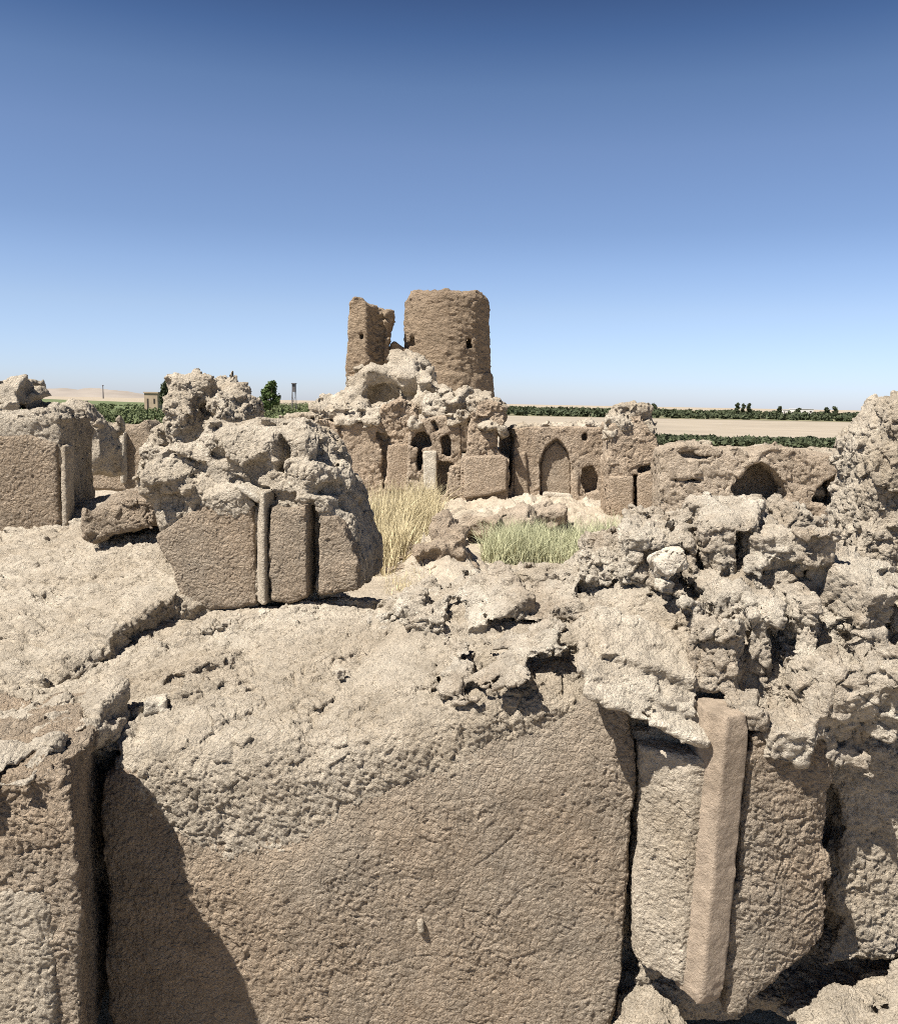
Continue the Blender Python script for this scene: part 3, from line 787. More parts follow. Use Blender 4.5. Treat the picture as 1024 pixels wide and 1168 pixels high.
FQ = Frame(24.2, 4)
w = ruin("alcove_wall", "wall with a pointed arched alcove and pale crest in the middle of the courtyard", FQ, [(576, 500), (584, 490), (602, 487), (650, 487), (690, 488), (700, 492), (700, 600), (640, 604), (600, 590), (576, 584)], 0, 1.5, PLW, .045, .9, .45, 101, calm=(2.5, .25),
         cuts=[([(616, 566), (616, 528), (620, 514), (628, 504), (635, 500), (643, 507), (649, 518), (652, 532), (652, 566)], .26), ([(662, 548), (665, 534), (676, 531), (683, 546), (682, 560), (668, 563)], .4), ([(570, 486), (588, 492), (586, 516), (582, 556), (570, 560)], .8),
               ([(686, 518), (697, 517), (699, 527), (688, 528)], .4), ([(664, 496), (669, 494), (670, 502), (665, 503)], .3)], **{**W0, 'disp': .8})
on_wall("niche_back", [(617, 566), (617, 530), (622, 514), (635, 503), (647, 516), (651, 530), (651, 566)], FQ, .19, .5, w, o=109, mat=RUW, edge=.006)
on_wall("alcove_sill", [(620, 561), (652, 564), (654, 571), (618, 568)], FQ, -.02, .5, w, o=102, mat=EA2)
on_wall("plaster_panel", [(586, 520), (600, 514), (604, 574), (586, 568)], FQ, -.06, .3, w, o=103, mat=PLW)
on_wall("plaster_panel", [(654, 530), (661, 542), (660, 566), (684, 572), (690, 544), (694, 592), (656, 590)], FQ, -.05, .3, w, o=104, label="reddish plaster right of the alcove", mat=PLW)
crest(w, [(592, 489, 24.9, 12, 5), (612, 486, 25.1, 16, 4), (638, 486, 25.3, 18, 4), (662, 488, 25.4, 16, 5), (682, 491, 25.3, 14, 5)], o=105)

FS = Frame(21.5, -3)
w = ruin("square_pier", "square brown pier with two tall plaster panels and a pale crest, right of the alcove", FS, [(692, 602), (692, 530), (696, 500), (692, 486), (704, 476), (736, 476), (741, 492), (750, 500), (751, 530), (757, 542), (756, 604)], 0, 1.5, PLW, .05, .9, .7, 105, calm=(2.45, .3),
         cuts=[([(723, 543), (727, 540), (727, 596), (723, 596)], .6), ([(726, 538), (730, 531), (752, 529), (756, 540), (742, 537), (732, 540)], .45)], **W0)
on_wall("plaster_panel", [(694, 543), (723, 543), (722, 592), (697, 593)], FS, -.12, .3, w, o=106, mat=PLW)
on_wall("plaster_panel", [(727, 543), (740, 538), (752, 540), (753, 575), (746, 590), (727, 592)], FS, -.09, .3, w, o=107, mat=PLW)
crest(w, [(716, 470, 21.9, 18, 9), (704, 482, 21.7, 12, 10), (728, 474, 22, 12, 10), (736, 488, 21.8, 8, 8), (697, 494, 21.7, 8, 8)], o=108)

FT = Frame(18, -6)
w = ruin("vault_wall", "low pale wall with a collapsed vault opening, behind the boulders at right", FT, [(752, 560), (752, 514), (776, 506), (802, 508), (826, 514), (840, 510), (856, 518), (880, 510), (902, 511), (926, 517), (965, 520), (990, 525), (990, 640), (752, 640)], 0, 1.4, RUW, .05, .9, .9, 111, calm=(2.15, .25),
     cuts=[([(832, 556), (845, 543), (856, 530), (868, 526), (884, 538), (898, 562), (894, 575), (840, 575)], 1.0), ([(924, 572), (938, 552), (953, 540), (955, 580)], .9), ([(763, 545), (800, 547), (800, 551), (763, 549)], .4), ([(775, 517), (790, 516), (800, 521), (812, 519), (812, 522), (796, 525), (778, 521)], .22)], **W0)
crest(w, [(772, 510, 18.3, 16, 5), (796, 509, 18.4, 16, 6), (815, 516, 18.3, 12, 5), (846, 514, 18.4, 16, 5), (874, 513, 18.4, 16, 5), (898, 514, 18.5, 18, 5), (930, 520, 18.4, 18, 4), (786, 522, 17.9, 12, 3, .2), (880, 530, 18.0, 22, 4, .3), (912, 548, 17.9, 22, 14, .3)], o=112)

ruin("wall_stub", "tall rough brown stub of wall rising at the right edge of the view", Frame(6.5, -8), [(1012, 492), (1016, 474), (1026, 466), (1040, 452), (1100, 445), (1100, 780), (985, 780), (990, 640), (992, 560), (998, 530), (1002, 510)], 0, 1.0, RU1, .032, 1.3, .6, 121, sub=2, zlo=.9, disp=1.5, ds=.9,
     boulders=[(1010, 640, 6.3, 30, 30), (1000, 690, 6.2, 30, 30), (1008, 560, 6.5, 16, 26)])

# mounds in the court
boulder("mud_lump", "broken lump of brown mud on a low mound between the two grasses", "rubble",
        [(507, 612, 14, 24, 17, 22, 0, 0, 0), (500, 636, 13.7, 36, 24, 26, .2, .1, 0), (480, 660, 13.6, 40, 20, 30, .2, .3, 0)], .8, 1.0, .05, RUW, 1, 131, brk=3)
boulder("collapsed_stub", "broken stub of wall on the rubble in front of the corner block", "rubble",
        [(585, 598, 19, 26, 12, 30, 0, .2, 0), (545, 600, 18.5, 24, 12, 24, 0, -.1, 0), (610, 590, 20, 40, 10, 40, 0, 0, 0)], .8, .9, .06, RUW, 1, 133, brk=5)
boulder("rubble_heap", "low heap of pale broken clods along the foot of the alcove wall", "rubble",
        [(608, 582, 23.6, 26, 7, 20, 0, 0, 0), (640, 586, 23.4, 28, 7, 20, 0, 0, 0), (672, 592, 23.2, 22, 7, 20, 0, 0, 0)], .8, .9, .06, RUW, 1, 135, brk=6)

# ------------------------------------------------------------------ vault rubble and towers
FV = Frame(42, 0)
ruin("collapsed_vault", "heap of pale rubble with a broken vault arch below the slim tower stump", FV, [(380, 480), (386, 455), (395, 440), (405, 422), (414, 420), (424, 430), (438, 433), (448, 418), (462, 410), (478, 414), (490, 430), (492, 480)], 0, 3.5, RU3, .22, .24, .85, 141, rnd=.3, zlo=0, disp=1.6, cat="rubble",
     cuts=[([(408, 459), (415, 445), (427, 436), (438, 434), (450, 441), (462, 456), (452, 461), (428, 461)], 1.8)],
     boulders=[(400, 462, 41, 18, 8), (425, 470, 40.5, 30, 8), (470, 440, 41, 18, 16), (465, 420, 42, 16, 10), (408, 432, 42, 14, 12), (478, 460, 40, 18, 10), (520, 470, 42, 34, 9), (545, 462, 43, 20, 10), (500, 462, 42, 20, 12), (440, 432, 41.2, 24, 6), (384, 466, 40.5, 16, 8), (372, 476, 40.5, 20, 12), (430, 480, 40.5, 60, 14)])

def tower():
    d = 62; c = at(508, 480, d); k = d / 1000
    root = thing("ruined_tower", (c[0], d, 0), "broad round mud brick tower with a flat broken top, standing against the sky", "tower")
    zt, zb = at(510, 335, d)[2], -.2
    zp = at(510, 424, d)[2]
    R1, R0 = 46.0 * k, 50.0 * k
    fr = Frame(d, 0); cx = c[0]
    F = Field(fr, (cx - 4.2, -4.2, 1.0), (cx + 4.2, 4.2, zt + .8), .13)
    r = np.sqrt((F.U - cx) ** 2 + F.N ** 2)
    RR = R0 + (R1 - R0) * np.clip((F.Z - zp) / (zt - zp), 0, 1)
    e = Field._ix((r - RR) * 1.0 + 0 * F.Z, F.Z - zt + 0 * r, .55)
    F.d = e.astype(f32)
    F.cut(np.maximum(r - (R1 - 1.0), zt - 3.2 - F.Z), .1)
    # sloping eroded shoulders, loop holes
    for px, py, w_, h_ in [(470, 389, 3.0, 4.6), (534.5, 392, 2.4, 5.0)]:
        q = at(px, py, d - 2.2); F.cut(F.ell((q[0], -2.6, q[2]), (w_ * k, 1.3, h_ * k), box=True, rnd=.2), .02)
    F.noise(lambda W, L: .16 * fbm(W, .45, 3, .5, 3) + .10 * fbm(W, (1.1, 1.1, 2.4), 3, .6, 5, True) + .3 * np.clip((W[:, 2] - zt + .9) / .9, 0, 1) * (fbm(W, .9, 3, .6, 7) + .15), .9)
    surface("tower_shaft", F, TOW, root, 1, lambda v, n: .05 * fbm(v, (1.5, 1.5, 3.6), 4, .65, 1, True) + .03 * fbm(v, 3.2, 3))
    F = Field(fr, (cx - 4.6, -4.6, -.3), (cx + 4.8, 4.6, zp + .5), .15)
    r = np.sqrt((F.U - cx - .02) ** 2 + F.N ** 2)
    RR = 51.5 * k + 4.0 * k * np.clip((zp - F.Z) / 2.2, 0, 1)
    F.d = Field._ix(r - RR + 0 * F.Z, F.Z - zp + 0 * r, .2).astype(f32)
    F.noise(lambda W, L: .2 * fbm(W, .5, 3, .5, 13) + .08 * fbm(W, 1.3, 3, .6, 5, True), .7)
    surface("tower_base", F, TOW, root, 1, lambda v, n: .05 * fbm(v, 1.6, 4, .65, 1, True))
tower()

def stump():
    d = 58; k = d / 1000; fr = Frame(d, 0); c = at(419, 480, d)
    root = thing("tower_stump", (c[0], d, 0), "slim broken tower stump left of the broad round tower", "tower")
    P = fr.poly([(393, 470), (393, 428), (396, 380), (398, 345), (402, 338), (412, 338), (419, 345), (428, 347), (436, 352), (446, 351), (448, 362), (443, 372), (441, 390), (444, 412), (446, 470)])
    u = [p[0] for p in P]
    F = Field(fr, (min(u) - .5, -.6, .5), (max(u) + .5, 3.6, at(410, 330, d)[2]), .1)
    a0, a1 = at(393, 400, d)[0], at(447, 400, d)[0]; xm = at(421, 400, d)[0]
    F.d = F.prism(P, -.5, 3.2, .1).astype(f32)
    F.keep(F.plan([(a0 - .4, 1.2), (a0 + .1, .35), (xm - .25, .0), (xm - .05, .12), (xm + .35, 1.3), (xm + .8, 1.5), (xm + .9, 1.2), (a1 + .4, 1.9), (a1 + .4, 3.0), (a0 - .3, 3.0)], -1, 99))
    q = at(412, 384, d); F.cut(F.ell((q[0], .1, q[2]), (1.6 * k, .5, 2.4 * k), box=True, rnd=.2), .02)
    F.noise(lambda W, L: .14 * fbm(W, .6, 3, .5, 23) + .14 * fbm(W, (1.3, 1.3, 2.0), 3, .6, 25, True) * np.clip((W[:, 0] - xm + .5) / .5, .35, 1.3), .7)
    surface("stump_shaft", F, TOW, root, 1, lambda v, n: .05 * fbm(v, (1.6, 1.6, 3.2), 4, .65, 1, True) + .03 * fbm(v, 3.2, 3))
    P = fr.poly([(440, 470), (441, 395), (447, 386), (453, 391), (458, 394), (466, 400), (470, 470)])
    u = [p[0] for p in P]
    F = Field(fr, (min(u) - .5, 1.4, .5), (max(u) + .5, 3.6, 9), .1)
    F.d = F.prism(P, 2.0, 3.1, .1).astype(f32)
    F.noise(lambda W, L: .16 * fbm(W, .8, 3, .5, 27), .6)
    surface("link_wall", F, TOW, root, 1, lambda v, n: .05 * fbm(v, 2, 4, .65, 1, True))
stump()

# ------------------------------------------------------------------ ground, fields, hills
def ground_pt(px, py, z=0.0):
    r = ray(px, py); t = (z - EYE[2]) / r[2]
    return EYE + r * t

def grid_mesh(name, xs, ys, fn, mat, kind='structure'):
    X, Y = np.meshgrid(xs, ys, indexing='ij')
    P = np.stack([X.ravel(), Y.ravel(), np.zeros(X.size)], 1).astype(f32)
    P[:, 2] = fn(P)
    nx, ny = len(xs), len(ys)
    i = (np.arange(nx - 1)[:, None] * ny + np.arange(ny - 1)[None]).ravel()
    Q = np.stack([i, i + ny, i + ny + 1, i + 1], 1)
    me = raw_mesh(name, P, Q); me.materials.append(mat)
    o = link(name, me)
    if kind: o['kind'] = kind
    STAT.append((name, len(Q)))
    return o

GROUND = mud("ground_earth", (.35, .295, .225), (.29, .24, .175), (.42, .36, .28), s=.10, bump=.35, wriggle=.3, speck=.3)
me = raw_mesh("ground", np.array([[-9000, -200, -.35], [9000, -200, -.35], [9000, 14000, -.35], [-9000, 14000, -.35]], f32), np.array([[0, 1, 2, 3]]))
me.materials.append(GROUND); link("ground", me)['kind'] = 'structure'

FLOOR = mud("court_earth", (.50, .43, .335), (.42, .35, .26), (.60, .53, .43), s=.5, bump=.9, wriggle=.3, speck=.4)
MOUND = at(503, 668, 14.0)
floor_cp = np.array([[-30, 3, -.5], [30, 3, -.5], [0, 3, -.6], [0, 4.4, -.4], [-30, 60, -.2], [30, 60, -.2], [0, 60, -.2], [0, 30, .0], [-10, 12, .3], [-6, 16, .5], [8, 30, 0], [-8, 30, 0],
                     [0, 8, .1], [3, 8, .1], [-.5, 10, .5], [-1.2, 13, .35], [0, 16, .1], [2.5, 17, .0], [1.5, 22, .25], [2.2, 23.3, .45], [3.2, 22.5, .3], [.2, 23, .2], [-2, 19, .1], [5, 16, .5], [5, 12, .3], [-14, 12, 1.0]])
HC = Height(floor_cp)
def floor_z(P):
    z = HC(P[:, 0], P[:, 1])
    k = np.clip((P[:, 1] - 19) / 2, 0, 1) * np.clip((26 - P[:, 1]) / 2, 0, 1) * np.clip((P[:, 0] + 1) / 1.5, 0, 1)
    z = z + .10 * fbm(P, .5, 3, .5, 3) + .02 * fbm(P, 5, 3, .6, 4)
    v1, e1 = facet(warp(P, 2, .1), 2.0, 3); v2, e2 = facet(warp(P, 5, .04), 5.5, 6)
    z = z + k * (.10 * v1 - .05 * np.exp(-e1 / .06) + .06 * v2 + .14 * fbm(P, 1.6, 3, .6, 8, True)) 
    z = z + .55 * np.exp(-(((P[:, 0] - MOUND[0]) / .62) ** 2 + ((P[:, 1] - 14.0) / .8) ** 2)) * (1 + .7 * fbm(P, 2.5, 3, .6, 12) + .35 * facet(P, 4, 2)[0])
    e = np.clip((np.abs(P[:, 0]) - 22) / 8, 0, 1) + np.clip((P[:, 1] - 52) / 8, 0, 1)
    return (z * (1 - np.clip(e, 0, 1)) - .5 * np.clip(e, 0, 1)).astype(f32)
grid_mesh("courtyard_ground", np.r_[np.arange(-30, -4, .5), np.arange(-4, 7, .06), np.arange(7, 30.1, .5)], np.r_[np.arange(2, 10, .4), np.arange(10, 27, .06), np.arange(27, 60.1, .8)], floor_z, FLOOR)

def flat(name, pts, z, mat):
    V = np.array([[p[0], p[1], z] for p in pts], f32)
    me = bpy.data.meshes.new(name); me.from_pydata([tuple(v) for v in V], [], [list(range(len(V)))]); me.update()
    me.materials.append(mat); o = link(name, me); o['kind'] = 'structure'; return o
TAN = plain("stubble", (.30, .255, .195), .95, .16, .05)
GRN = plain("crop_green", (.085, .12, .05), .95, .35, .06, (.17, .19, .09))
OLV = plain("scrub_ground", (.15, .155, .08), .95, .35, .05, (.26, .23, .14))
flat("stubble_field", [(8, 84), (70, 84), (130, 235), (5, 250)], -.30, TAN)
flat("crop_field", [(-56, 112), (-30, 104), (-95, 420), (-420, 900), (-380, 620)], -.30, GRN)
flat("scrub_field", [(-34, 150), (-8, 130), (2, 150), (0, 700), (-120, 700)], -.29, OLV)
flat("far_field", [(10, 255), (150, 240), (520, 800), (20, 900)], -.30, OLV)
HILL = plain("hill_earth", (.27, .235, .20), .95, .12, .004)
def hills():
    xs = np.linspace(-2700, -1350, 150); ys = np.linspace(3900, 4700, 24)
    def fn(P):
        q = P.copy(); q[:, 2] = 0
        e = np.clip(1 - np.abs(P[:, 1] - 4250) / 350, 0, 1) ** .6 * np.clip((P[:, 0] + 2700) / 200, 0, 1) * np.clip((-1350 - P[:, 0]) / 250, 0, 1)
        return e * (40 + 34 * fbm(q, 1 / 300, 4, .55, 3) + 6 * fbm(q, 1 / 60, 3, .6, 2)) - 2
    grid_mesh("hills", xs, ys, fn, HILL)
hills()

# ------------------------------------------------------------------ plants
def leafmat(name, c, c2, scale=1.0):
    m = plain(name, c, .7, .3, scale, c2)
    return m
LEAF_D = leafmat("leaf_dark", (.04, .052, .028), (.10, .115, .06), 1.2)
LEAF_G = leafmat("leaf_green", (.06, .095, .03), (.11, .15, .05), 1.2)
LEAF_S = leafmat("leaf_scrub", (.075, .10, .04), (.16, .18, .085), .6)
BARK = plain("bark", (.12, .09, .065), .9, .3, 6)

def leaf_quads(centres, radii, n, size, seed=1):
    """many small tilted leaf faces filling a set of ellipsoids -> vertices, quads"""
    r = np.random.default_rng(seed); V = []
    for c, R in zip(centres, radii):
        p = r.normal(size=(n, 3)); p /= np.linalg.norm(p, axis=1)[:, None]
        p *= (r.random((n, 1)) ** .45) * (0.75 + .35 * r.random((n, 1)))
        p = p * np.asarray(R)[None] + np.asarray(c)[None]
        a = r.normal(size=(n, 3)); a /= np.linalg.norm(a, axis=1)[:, None]
        b = np.cross(a, r.normal(size=(n, 3))); b /= np.linalg.norm(b, axis=1)[:, None]
        s = size * (.6 + .8 * r.random((n, 1)))
        V.append(np.stack([p - a * s, p + b * s * .55, p + a * s, p - b * s * .55], 1).reshape(-1, 3))
    V = np.concatenate(V); return V, np.arange(len(V)).reshape(-1, 4)

def tubes(segs, k=6):
    V, Q = [], []
    for p, q, r0, r1 in segs:
        p = np.array(p, float); q = np.array(q, float); d = q - p; d /= np.linalg.norm(d) + 1e-9
        a = np.cross(d, [0.3, .9, .1]); a /= np.linalg.norm(a); b = np.cross(d, a)
        o = len(V)
        for c, r in ((p, r0), (q, r1)):
            for i in range(k):
                t = 2 * math.pi * i / k; V.append(c + r * (a * math.cos(t) + b * math.sin(t)))
        for i in range(k):
            j = (i + 1) % k; Q.append((o + i, o + j, o + k + j, o + k + i))
    return np.array(V), np.array(Q)

def tree(label, px, top, width, d, mat, seed, group, blobs=11, narrow=1.0, z0=-.3, leaf=.28, n=220):
    r = random.Random(seed)
    p = at(px, 460, d); H = at(px, top, d)[2] - z0; W = width * d / 1000
    root = thing("tree", (p[0], d, z0), label, "tree", group)
    segs = [((0, 0, 0), (.05 * W, 0, H * .4), .035 * H, .024 * H)]
    cs, rs = [], []
    for i in range(blobs):
        t = i / (blobs - 1); hh = H * (.24 + .68 * t); sp = W * .5 * (1 - .55 * abs(t - .35) - .35 * t * narrow)
        a = r.uniform(0, 6.28); q = (math.cos(a) * sp * .62, math.sin(a) * sp * .62, hh)
        segs.append(((.05 * W, 0, H * .32), q, .014 * H, .005 * H))
        cs.append(q); rs.append((W * r.uniform(.2, .28), W * r.uniform(.2, .28), H * r.uniform(.10, .16)))
    V, Q = tubes(segs); me = raw_mesh("trunk", V, Q); me.materials.append(BARK); link("trunk", me, root)
    V, Q = leaf_quads(cs, rs, n, leaf, seed); me = raw_mesh("crown", V, Q); me.materials.append(mat); link("crown", me, root)
    return root
tree("dark bushy tree beside the small hut at far left", 190, 434, 17, 210, LEAF_D, 3, "distant trees", n=260)
tree("slim dark tree half hidden by the rubble pinnacle", 206, 430, 11, 200, LEAF_D, 4, "distant trees", narrow=.3, n=260)
tree("round green tree standing alone left of the towers", 308, 435, 24, 200, LEAF_G, 5, "distant trees", n=300, narrow=.15)
for i, (px, top, w_, d, lb) in enumerate([(841, 460, 7, 430, "tallest of three dark trees on the right skyline"), (848, 461, 6, 430, "middle one of three dark trees on the right skyline"), (854, 460.5, 6, 430, "rightmost of three dark trees on the right skyline"),
                                 (889, 464, 6, 430, "small dark tree left of the pale farm buildings"), (911, 466, 8, 430, "low dark tree in front of the pale farm buildings"), (943, 465, 8, 430, "dark tree just right of the pale farm buildings"), (952, 464.5, 8, 430, "last dark tree before the right outcrop"),
                                 (745, 461, 9, 430, "bushy tree rising from the far woodland behind the square pier")]):
    tree(lb, px, top, w_, d, LEAF_D, 20 + i, "distant trees", blobs=7, leaf=.55, n=90)

def stuff(name, centres, radii, n, leaf, mat, seed):
    V, Q = leaf_quads(centres, radii, n, leaf, seed)
    me = raw_mesh(name, V, Q); me.materials.append(mat); me.polygons.foreach_set('use_smooth', np.zeros(len(Q), bool))
    o = link(name, me); o['kind'] = 'stuff'; STAT.append((name, len(Q))); return o
r = np.random.default_rng(11)
# far woodland across the fields at right
c, R = [], []
for i in range(900):
    d = 255 + 420 * r.random() ** 1.3; px = r.uniform(560, 1040)
    h = r.uniform(.5, 1.8) * (1 if d < 330 else 1.2); p = at(px, 470, d)
    c.append((p[0], d, h * .45 - .3)); R.append((h * .9, h * .9, h * .6))
stuff("far_woodland", c, R, 45, .75, LEAF_D, 5)
c, R = [], []
for i in range(420):
    px = r.uniform(735, 1010); d = r.uniform(77, 88); h = r.uniform(.22, .6); p = at(px, 495, d)
    c.append((p[0], d, h * .45 - .3)); R.append((.9, .9, h * .65))
stuff("hedge_shrubs", c, R, 70, .22, LEAF_D, 6)
c, R = [], []
for i in range(520):
    d = 100 + 240 * r.random() ** 1.6; px = r.uniform(70, 250); h = r.uniform(.4, 1.3); p = at(px, 470, d)
    if d > 190 and r.random() < .55: continue
    c.append((p[0], d, h * .4 - .3)); R.append((h * 1.1, h * 1.1, h * .6))
stuff("scrub", c, R, 60, .25, LEAF_S, 7)
c, R = [], []
for i in range(420):
    d = 120 + 480 * r.random() ** 1.4; px = r.uniform(262, 395); h = r.uniform(.4, 1.3) * (1 + d / 500); p = at(px, 470, d)
    c.append((p[0], d, h * .4 - .3)); R.append((h * 1.2, h * 1.2, h * .5))
stuff("scrub", c, R, 50, .3, LEAF_S, 8)

def blades(name, label, cat, spots, hmin, hmax, w, mat, lean, seed, twigs=0):
    """a clump of grass: every blade a tapering curved strip"""
    q = np.random.default_rng(seed); V = []; Q = []
    S = np.array(spots); n = len(S)
    a = q.uniform(0, 6.28, n); L = q.uniform(hmin, hmax, n) * S[:, 3]; b = np.abs(q.normal(0, lean, n)); wd = w * q.uniform(.6, 1.3, n)
    ph = q.uniform(0, 6.28, n)
    K = 5; rows = []
    for k in range(K):
        t = k / (K - 1)
        out = L * b * t ** 1.8
        c = np.stack([S[:, 0] + np.cos(a) * out, S[:, 1] + np.sin(a) * out, S[:, 2] + L * t * (1 - .25 * b * t)], 1)
        ww = wd * (1 - .92 * t)
        sx = np.stack([np.cos(ph) * ww, np.sin(ph) * ww, 0 * ww], 1)
        rows += [c - sx, c + sx]
    V = np.stack(rows, 1).reshape(-1, 3)
    base = np.arange(n)[:, None] * 2 * K
    Q = np.concatenate([base + np.array([[2 * k, 2 * k + 1, 2 * k + 3, 2 * k + 2]]) for k in range(K - 1)])
    o0 = S[:, :3].mean(0); o0[2] = S[:, 2].min()
    me = raw_mesh(name, V - o0, Q); me.materials.append(mat); o = link(name, me, None, o0); STAT.append((name, len(Q)))
    return tag(o, label, cat)

DRY = plain("dry_straw", (.50, .40, .22), .8, .35, 14, (.76, .66, .42))
GRY = plain("grey_green_leaf", (.35, .37, .21), .8, .35, 12, (.62, .60, .38))
def spots_px(polys, n, d0, d1, seed):
    q = np.random.default_rng(seed); out = []
    for (px0, px1, da, db, k, hs) in polys:
        m = int(n * k); px = q.uniform(px0, px1, m); d = q.uniform(da, db, m)
        tuft = q.integers(0, 40, m); cx = q.uniform(px0, px1, 40); cd = q.uniform(da, db, 40); hh = q.uniform(.6, 1.15, 40)
        px = px * .35 + cx[tuft] * .65 + q.normal(0, 2.5, m); d = d * .35 + cd[tuft] * .65
        P = np.array([at(a, 600, b) for a, b in zip(px, d)]); P[:, 2] = floor_z(P.astype(f32)) - .05
        out.append(np.c_[P, hs * hh[tuft]])
    return np.concatenate(out)
blades("dry_grass", "tall clump of straw yellow dry grass beside the panelled block", "grass", spots_px([(392, 466, 15.5, 21, .8, .86), (440, 505, 17, 23.5, .7, .72), (398, 470, 13.0, 15.5, .7, .5)], 5600, 0, 0, 3), .5, 1.5, .011, DRY, .42, 4)
blades("shrub", "low grey green feathery shrub in front of the square pier", "shrub", spots_px([(548, 665, 15.5, 18, 1.0, .85), (640, 712, 16, 18.5, .5, .8), (560, 640, 17, 19, .3, .7)], 5200, 0, 0, 5), .4, .95, .010, GRY, .55, 6)
blades("grass_tuft", "thin tuft of bleached grass on the pale slope behind the foreground wall", "grass", spots_px([(430, 500, 11.5, 13.5, 1.0, .3)], 380, 0, 0, 7), .3, .9, .006, DRY, .7, 8)

# ------------------------------------------------------------------ far buildings
def box(lo, hi):
    (a, b, c), (d, e, f_) = lo, hi
    V = np.array([(a, b, c), (d, b, c), (d, e, c), (a, e, c), (a, b, f_), (d, b, f_), (d, e, f_), (a, e, f_)], float)
    return V, np.array([(3, 2, 1, 0), (4, 5, 6, 7), (0, 1, 5, 4), (1, 2, 6, 5), (2, 3, 7, 6), (3, 0, 4, 7)])
def boxes(name, bs, mat, parent):
    V, Q, o = [], [], 0
    for lo, hi in bs:
        v, q = box(lo, hi); V.append(v); Q.append(q + o); o += 8
    me = raw_mesh(name, np.concatenate(V), np.concatenate(Q)); me.polygons.foreach_set('use_smooth', np.zeros(o // 8 * 6, bool))
    me.materials.append(mat); return link(name, me, parent)
WHT = plain("whitewash", (.66, .63, .58), .9, .08, .5)
BRN = plain("hut_mud", (.40, .31, .22), .9, .15, .8)
GRM = plain("grey_metal", (.12, .11, .11), .6, .2, 2)
DRK = plain("door_dark", (.05, .04, .035), .8, .2, 2)
def house(label, name, px0, px1, top, d, mat, depth, cat, group=None, openings=2):
    a, b = at(px0, 460, d), at(px1, 460, d); H = at((px0 + px1) / 2, top, d)[2] + .3; w = b[0] - a[0]
    root = thing(name, ((a[0] + b[0]) / 2, d, -.3), label, cat, group)
    boxes("wall", [((-w / 2, 0, 0), (w / 2, depth, H * .93))], mat, root)
    boxes("roof", [((-w / 2 - .2, -.2, H * .93), (w / 2 + .2, depth + .2, H))], mat, root)
    for i in range(openings):
        x = -w / 2 + w * (i + .5) / openings
        boxes("door" if i == 0 else "window", [((x - w * .06, -.05, 0 if i == 0 else H * .4), (x + w * .06, -.003, H * .65))], DRK, root)
house("tiny mud hut at the edge of the green field at far left", "hut", 165, 180, 447, 215, BRN, 4, "hut")
house("long white farm building on the right skyline", "farm_building", 908, 928, 466.2, 520, WHT, 10, "building", None, 3)
house("smaller pale farm shed beside the long white building", "farm_shed", 893, 901, 467, 520, WHT, 8, "shed", None, 2)
def watchtower():
    d = 250; p = at(335.5, 470, d); zt = at(335, 437, d)[2]; zm = at(335, 447, d)[2]; k = d / 1000
    root = thing("watchtower", (p[0], d, -.3), "thin legged metal watchtower between the lone green tree and the tower stump", "tower")
    zt += .3; zm += .3
    boxes("cabin", [((-1.7 * k, -1, zm), (1.7 * k, 1, zt - .25))], GRM, root)
    boxes("roof", [((-2.3 * k, -1.3, zt - .25), (2.3 * k, 1.3, zt))], GRM, root)
    for sx in (-1, 1):
        for sy in (-1, 1):
            V, Q = tubes([((sx * 2.6 * k, sy * .9, 0), (sx * 1.6 * k, sy * .8, zm), .09, .09)])
            me = raw_mesh("leg", V, Q); me.materials.append(GRM); link("leg", me, root)
    V, Q = tubes([((-2.3 * k, -.9, zm * .3), (1.8 * k, -.85, zm * .75), .05, .05), ((2.3 * k, -.9, zm * .3), (-1.8 * k, -.85, zm * .75), .05, .05)])
    me = raw_mesh("brace", V, Q); me.materials.append(GRM); link("brace", me, root)
watchtower()
def mast():
    d = 1500; p = at(118, 452, d); zt = at(118, 439, d)[2]
    root = thing("mast", (p[0], d, -.3), "slender pillar on the hills at the far left", "mast")
    V, Q = tubes([((0, 0, 0), (0, 0, zt), 1.1, .7)]); me = raw_mesh("shaft", V, Q); me.materials.append(GRM); link("shaft", me, root)
    V, Q = tubes([((0, 0, zt - 1.5), (0, 0, zt), 1.4, 1.4)]); me = raw_mesh("head", V, Q); me.materials.append(GRM); link("head", me, root)
mast()

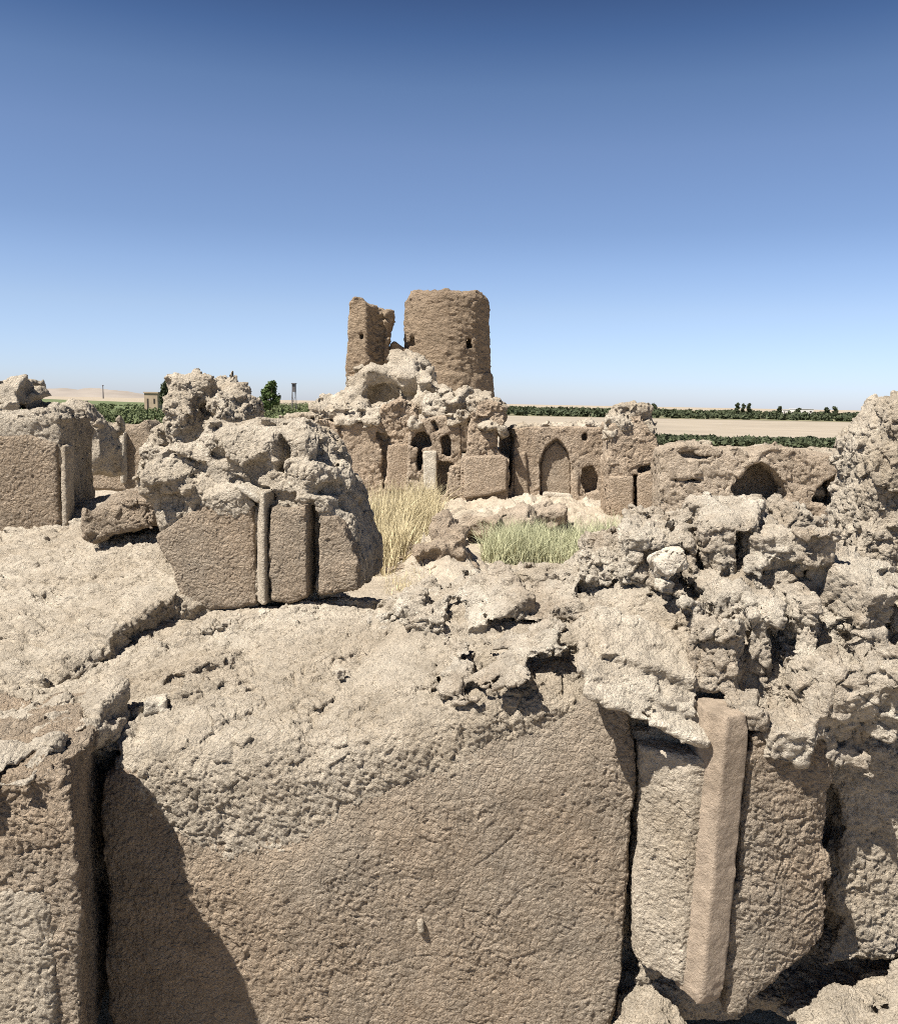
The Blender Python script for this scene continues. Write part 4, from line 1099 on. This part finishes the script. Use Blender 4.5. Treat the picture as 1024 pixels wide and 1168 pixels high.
# ------------------------------------------------------------------ light
SUN_EL, SUN_AZ = math.radians(57), math.radians(53)       # behind the left shoulder
Ld = Vector((math.sin(SUN_AZ) * math.cos(SUN_EL), math.cos(SUN_AZ) * math.cos(SUN_EL), -math.sin(SUN_EL)))
sd = bpy.data.lights.new("sun", 'SUN'); sd.energy = 5.0; sd.angle = math.radians(.5); sd.color = (1, .955, .89)
so = bpy.data.objects.new("sun", sd); COL.objects.link(so); so.location = (-20, -20, 40)
so.rotation_euler = Ld.to_track_quat('-Z', 'Y').to_euler()

w = bpy.data.worlds.new("World"); SC.world = w; w.use_nodes = True
nt = w.node_tree; bg = nt.nodes['Background']
sky = node(nt, 'ShaderNodeTexSky', sky_type='NISHITA'); sky.sun_disc = False
sky.sun_elevation = SUN_EL
sky.sun_rotation = math.atan2(-Ld.x, -Ld.y)
sky.air_density = 1.0; sky.dust_density = .6; sky.ozone_density = 2.0; sky.altitude = 800
tc = node(nt, 'ShaderNodeTexCoord'); sp = node(nt, 'ShaderNodeSeparateXYZ'); nt.links.new(tc.outputs['Generated'], sp.inputs[0])
rp = node(nt, 'ShaderNodeValToRGB'); e = rp.color_ramp.elements
e[0].position = 0.0; e[0].color = (.68, .75, 1.06, 1); e[1].position = .60; e[1].color = (.09, .115, .18, 1)
for p_, c_ in [(.03, (.70, .77, 1.06)), (.10, (.79, .78, .91)), (.145, (.75, .75, .87)), (.185, (.68, .69, .80)), (.264, (.68, .68, .77)), (.32, (.57, .61, .70)), (.365, (.37, .45, .58)), (.41, (.25, .31, .43))]:
    q_ = e.new(p_); q_.color = (*c_, 1)
SKYRAMP = rp
nt.links.new(sp.outputs['Z'], rp.inputs['Fac'])
mx = node(nt, 'ShaderNodeMix', data_type='RGBA', blend_type='MULTIPLY'); mx.inputs['Factor'].default_value = 1
nt.links.new(sky.outputs['Color'], mx.inputs['A']); nt.links.new(rp.outputs['Color'], mx.inputs['B'])
nt.links.new(mx.outputs['Result'], bg.inputs['Color'])
bg.inputs['Strength'].default_value = 0.078

vs = SC.view_settings
vs.view_transform = 'Standard'; vs.look = 'None'; vs.gamma = 1; vs.exposure = 0.98; vs.use_curve_mapping = False
SC.cycles.max_bounces = 4; SC.cycles.diffuse_bounces = 2
SC.cycles.use_denoising = False
SC.cycles.filter_width = 1.0
print("faces", sum(n for _, n in STAT), sorted(STAT, key=lambda x: -x[1])[:14], "t", round(time.time() - T0, 1))
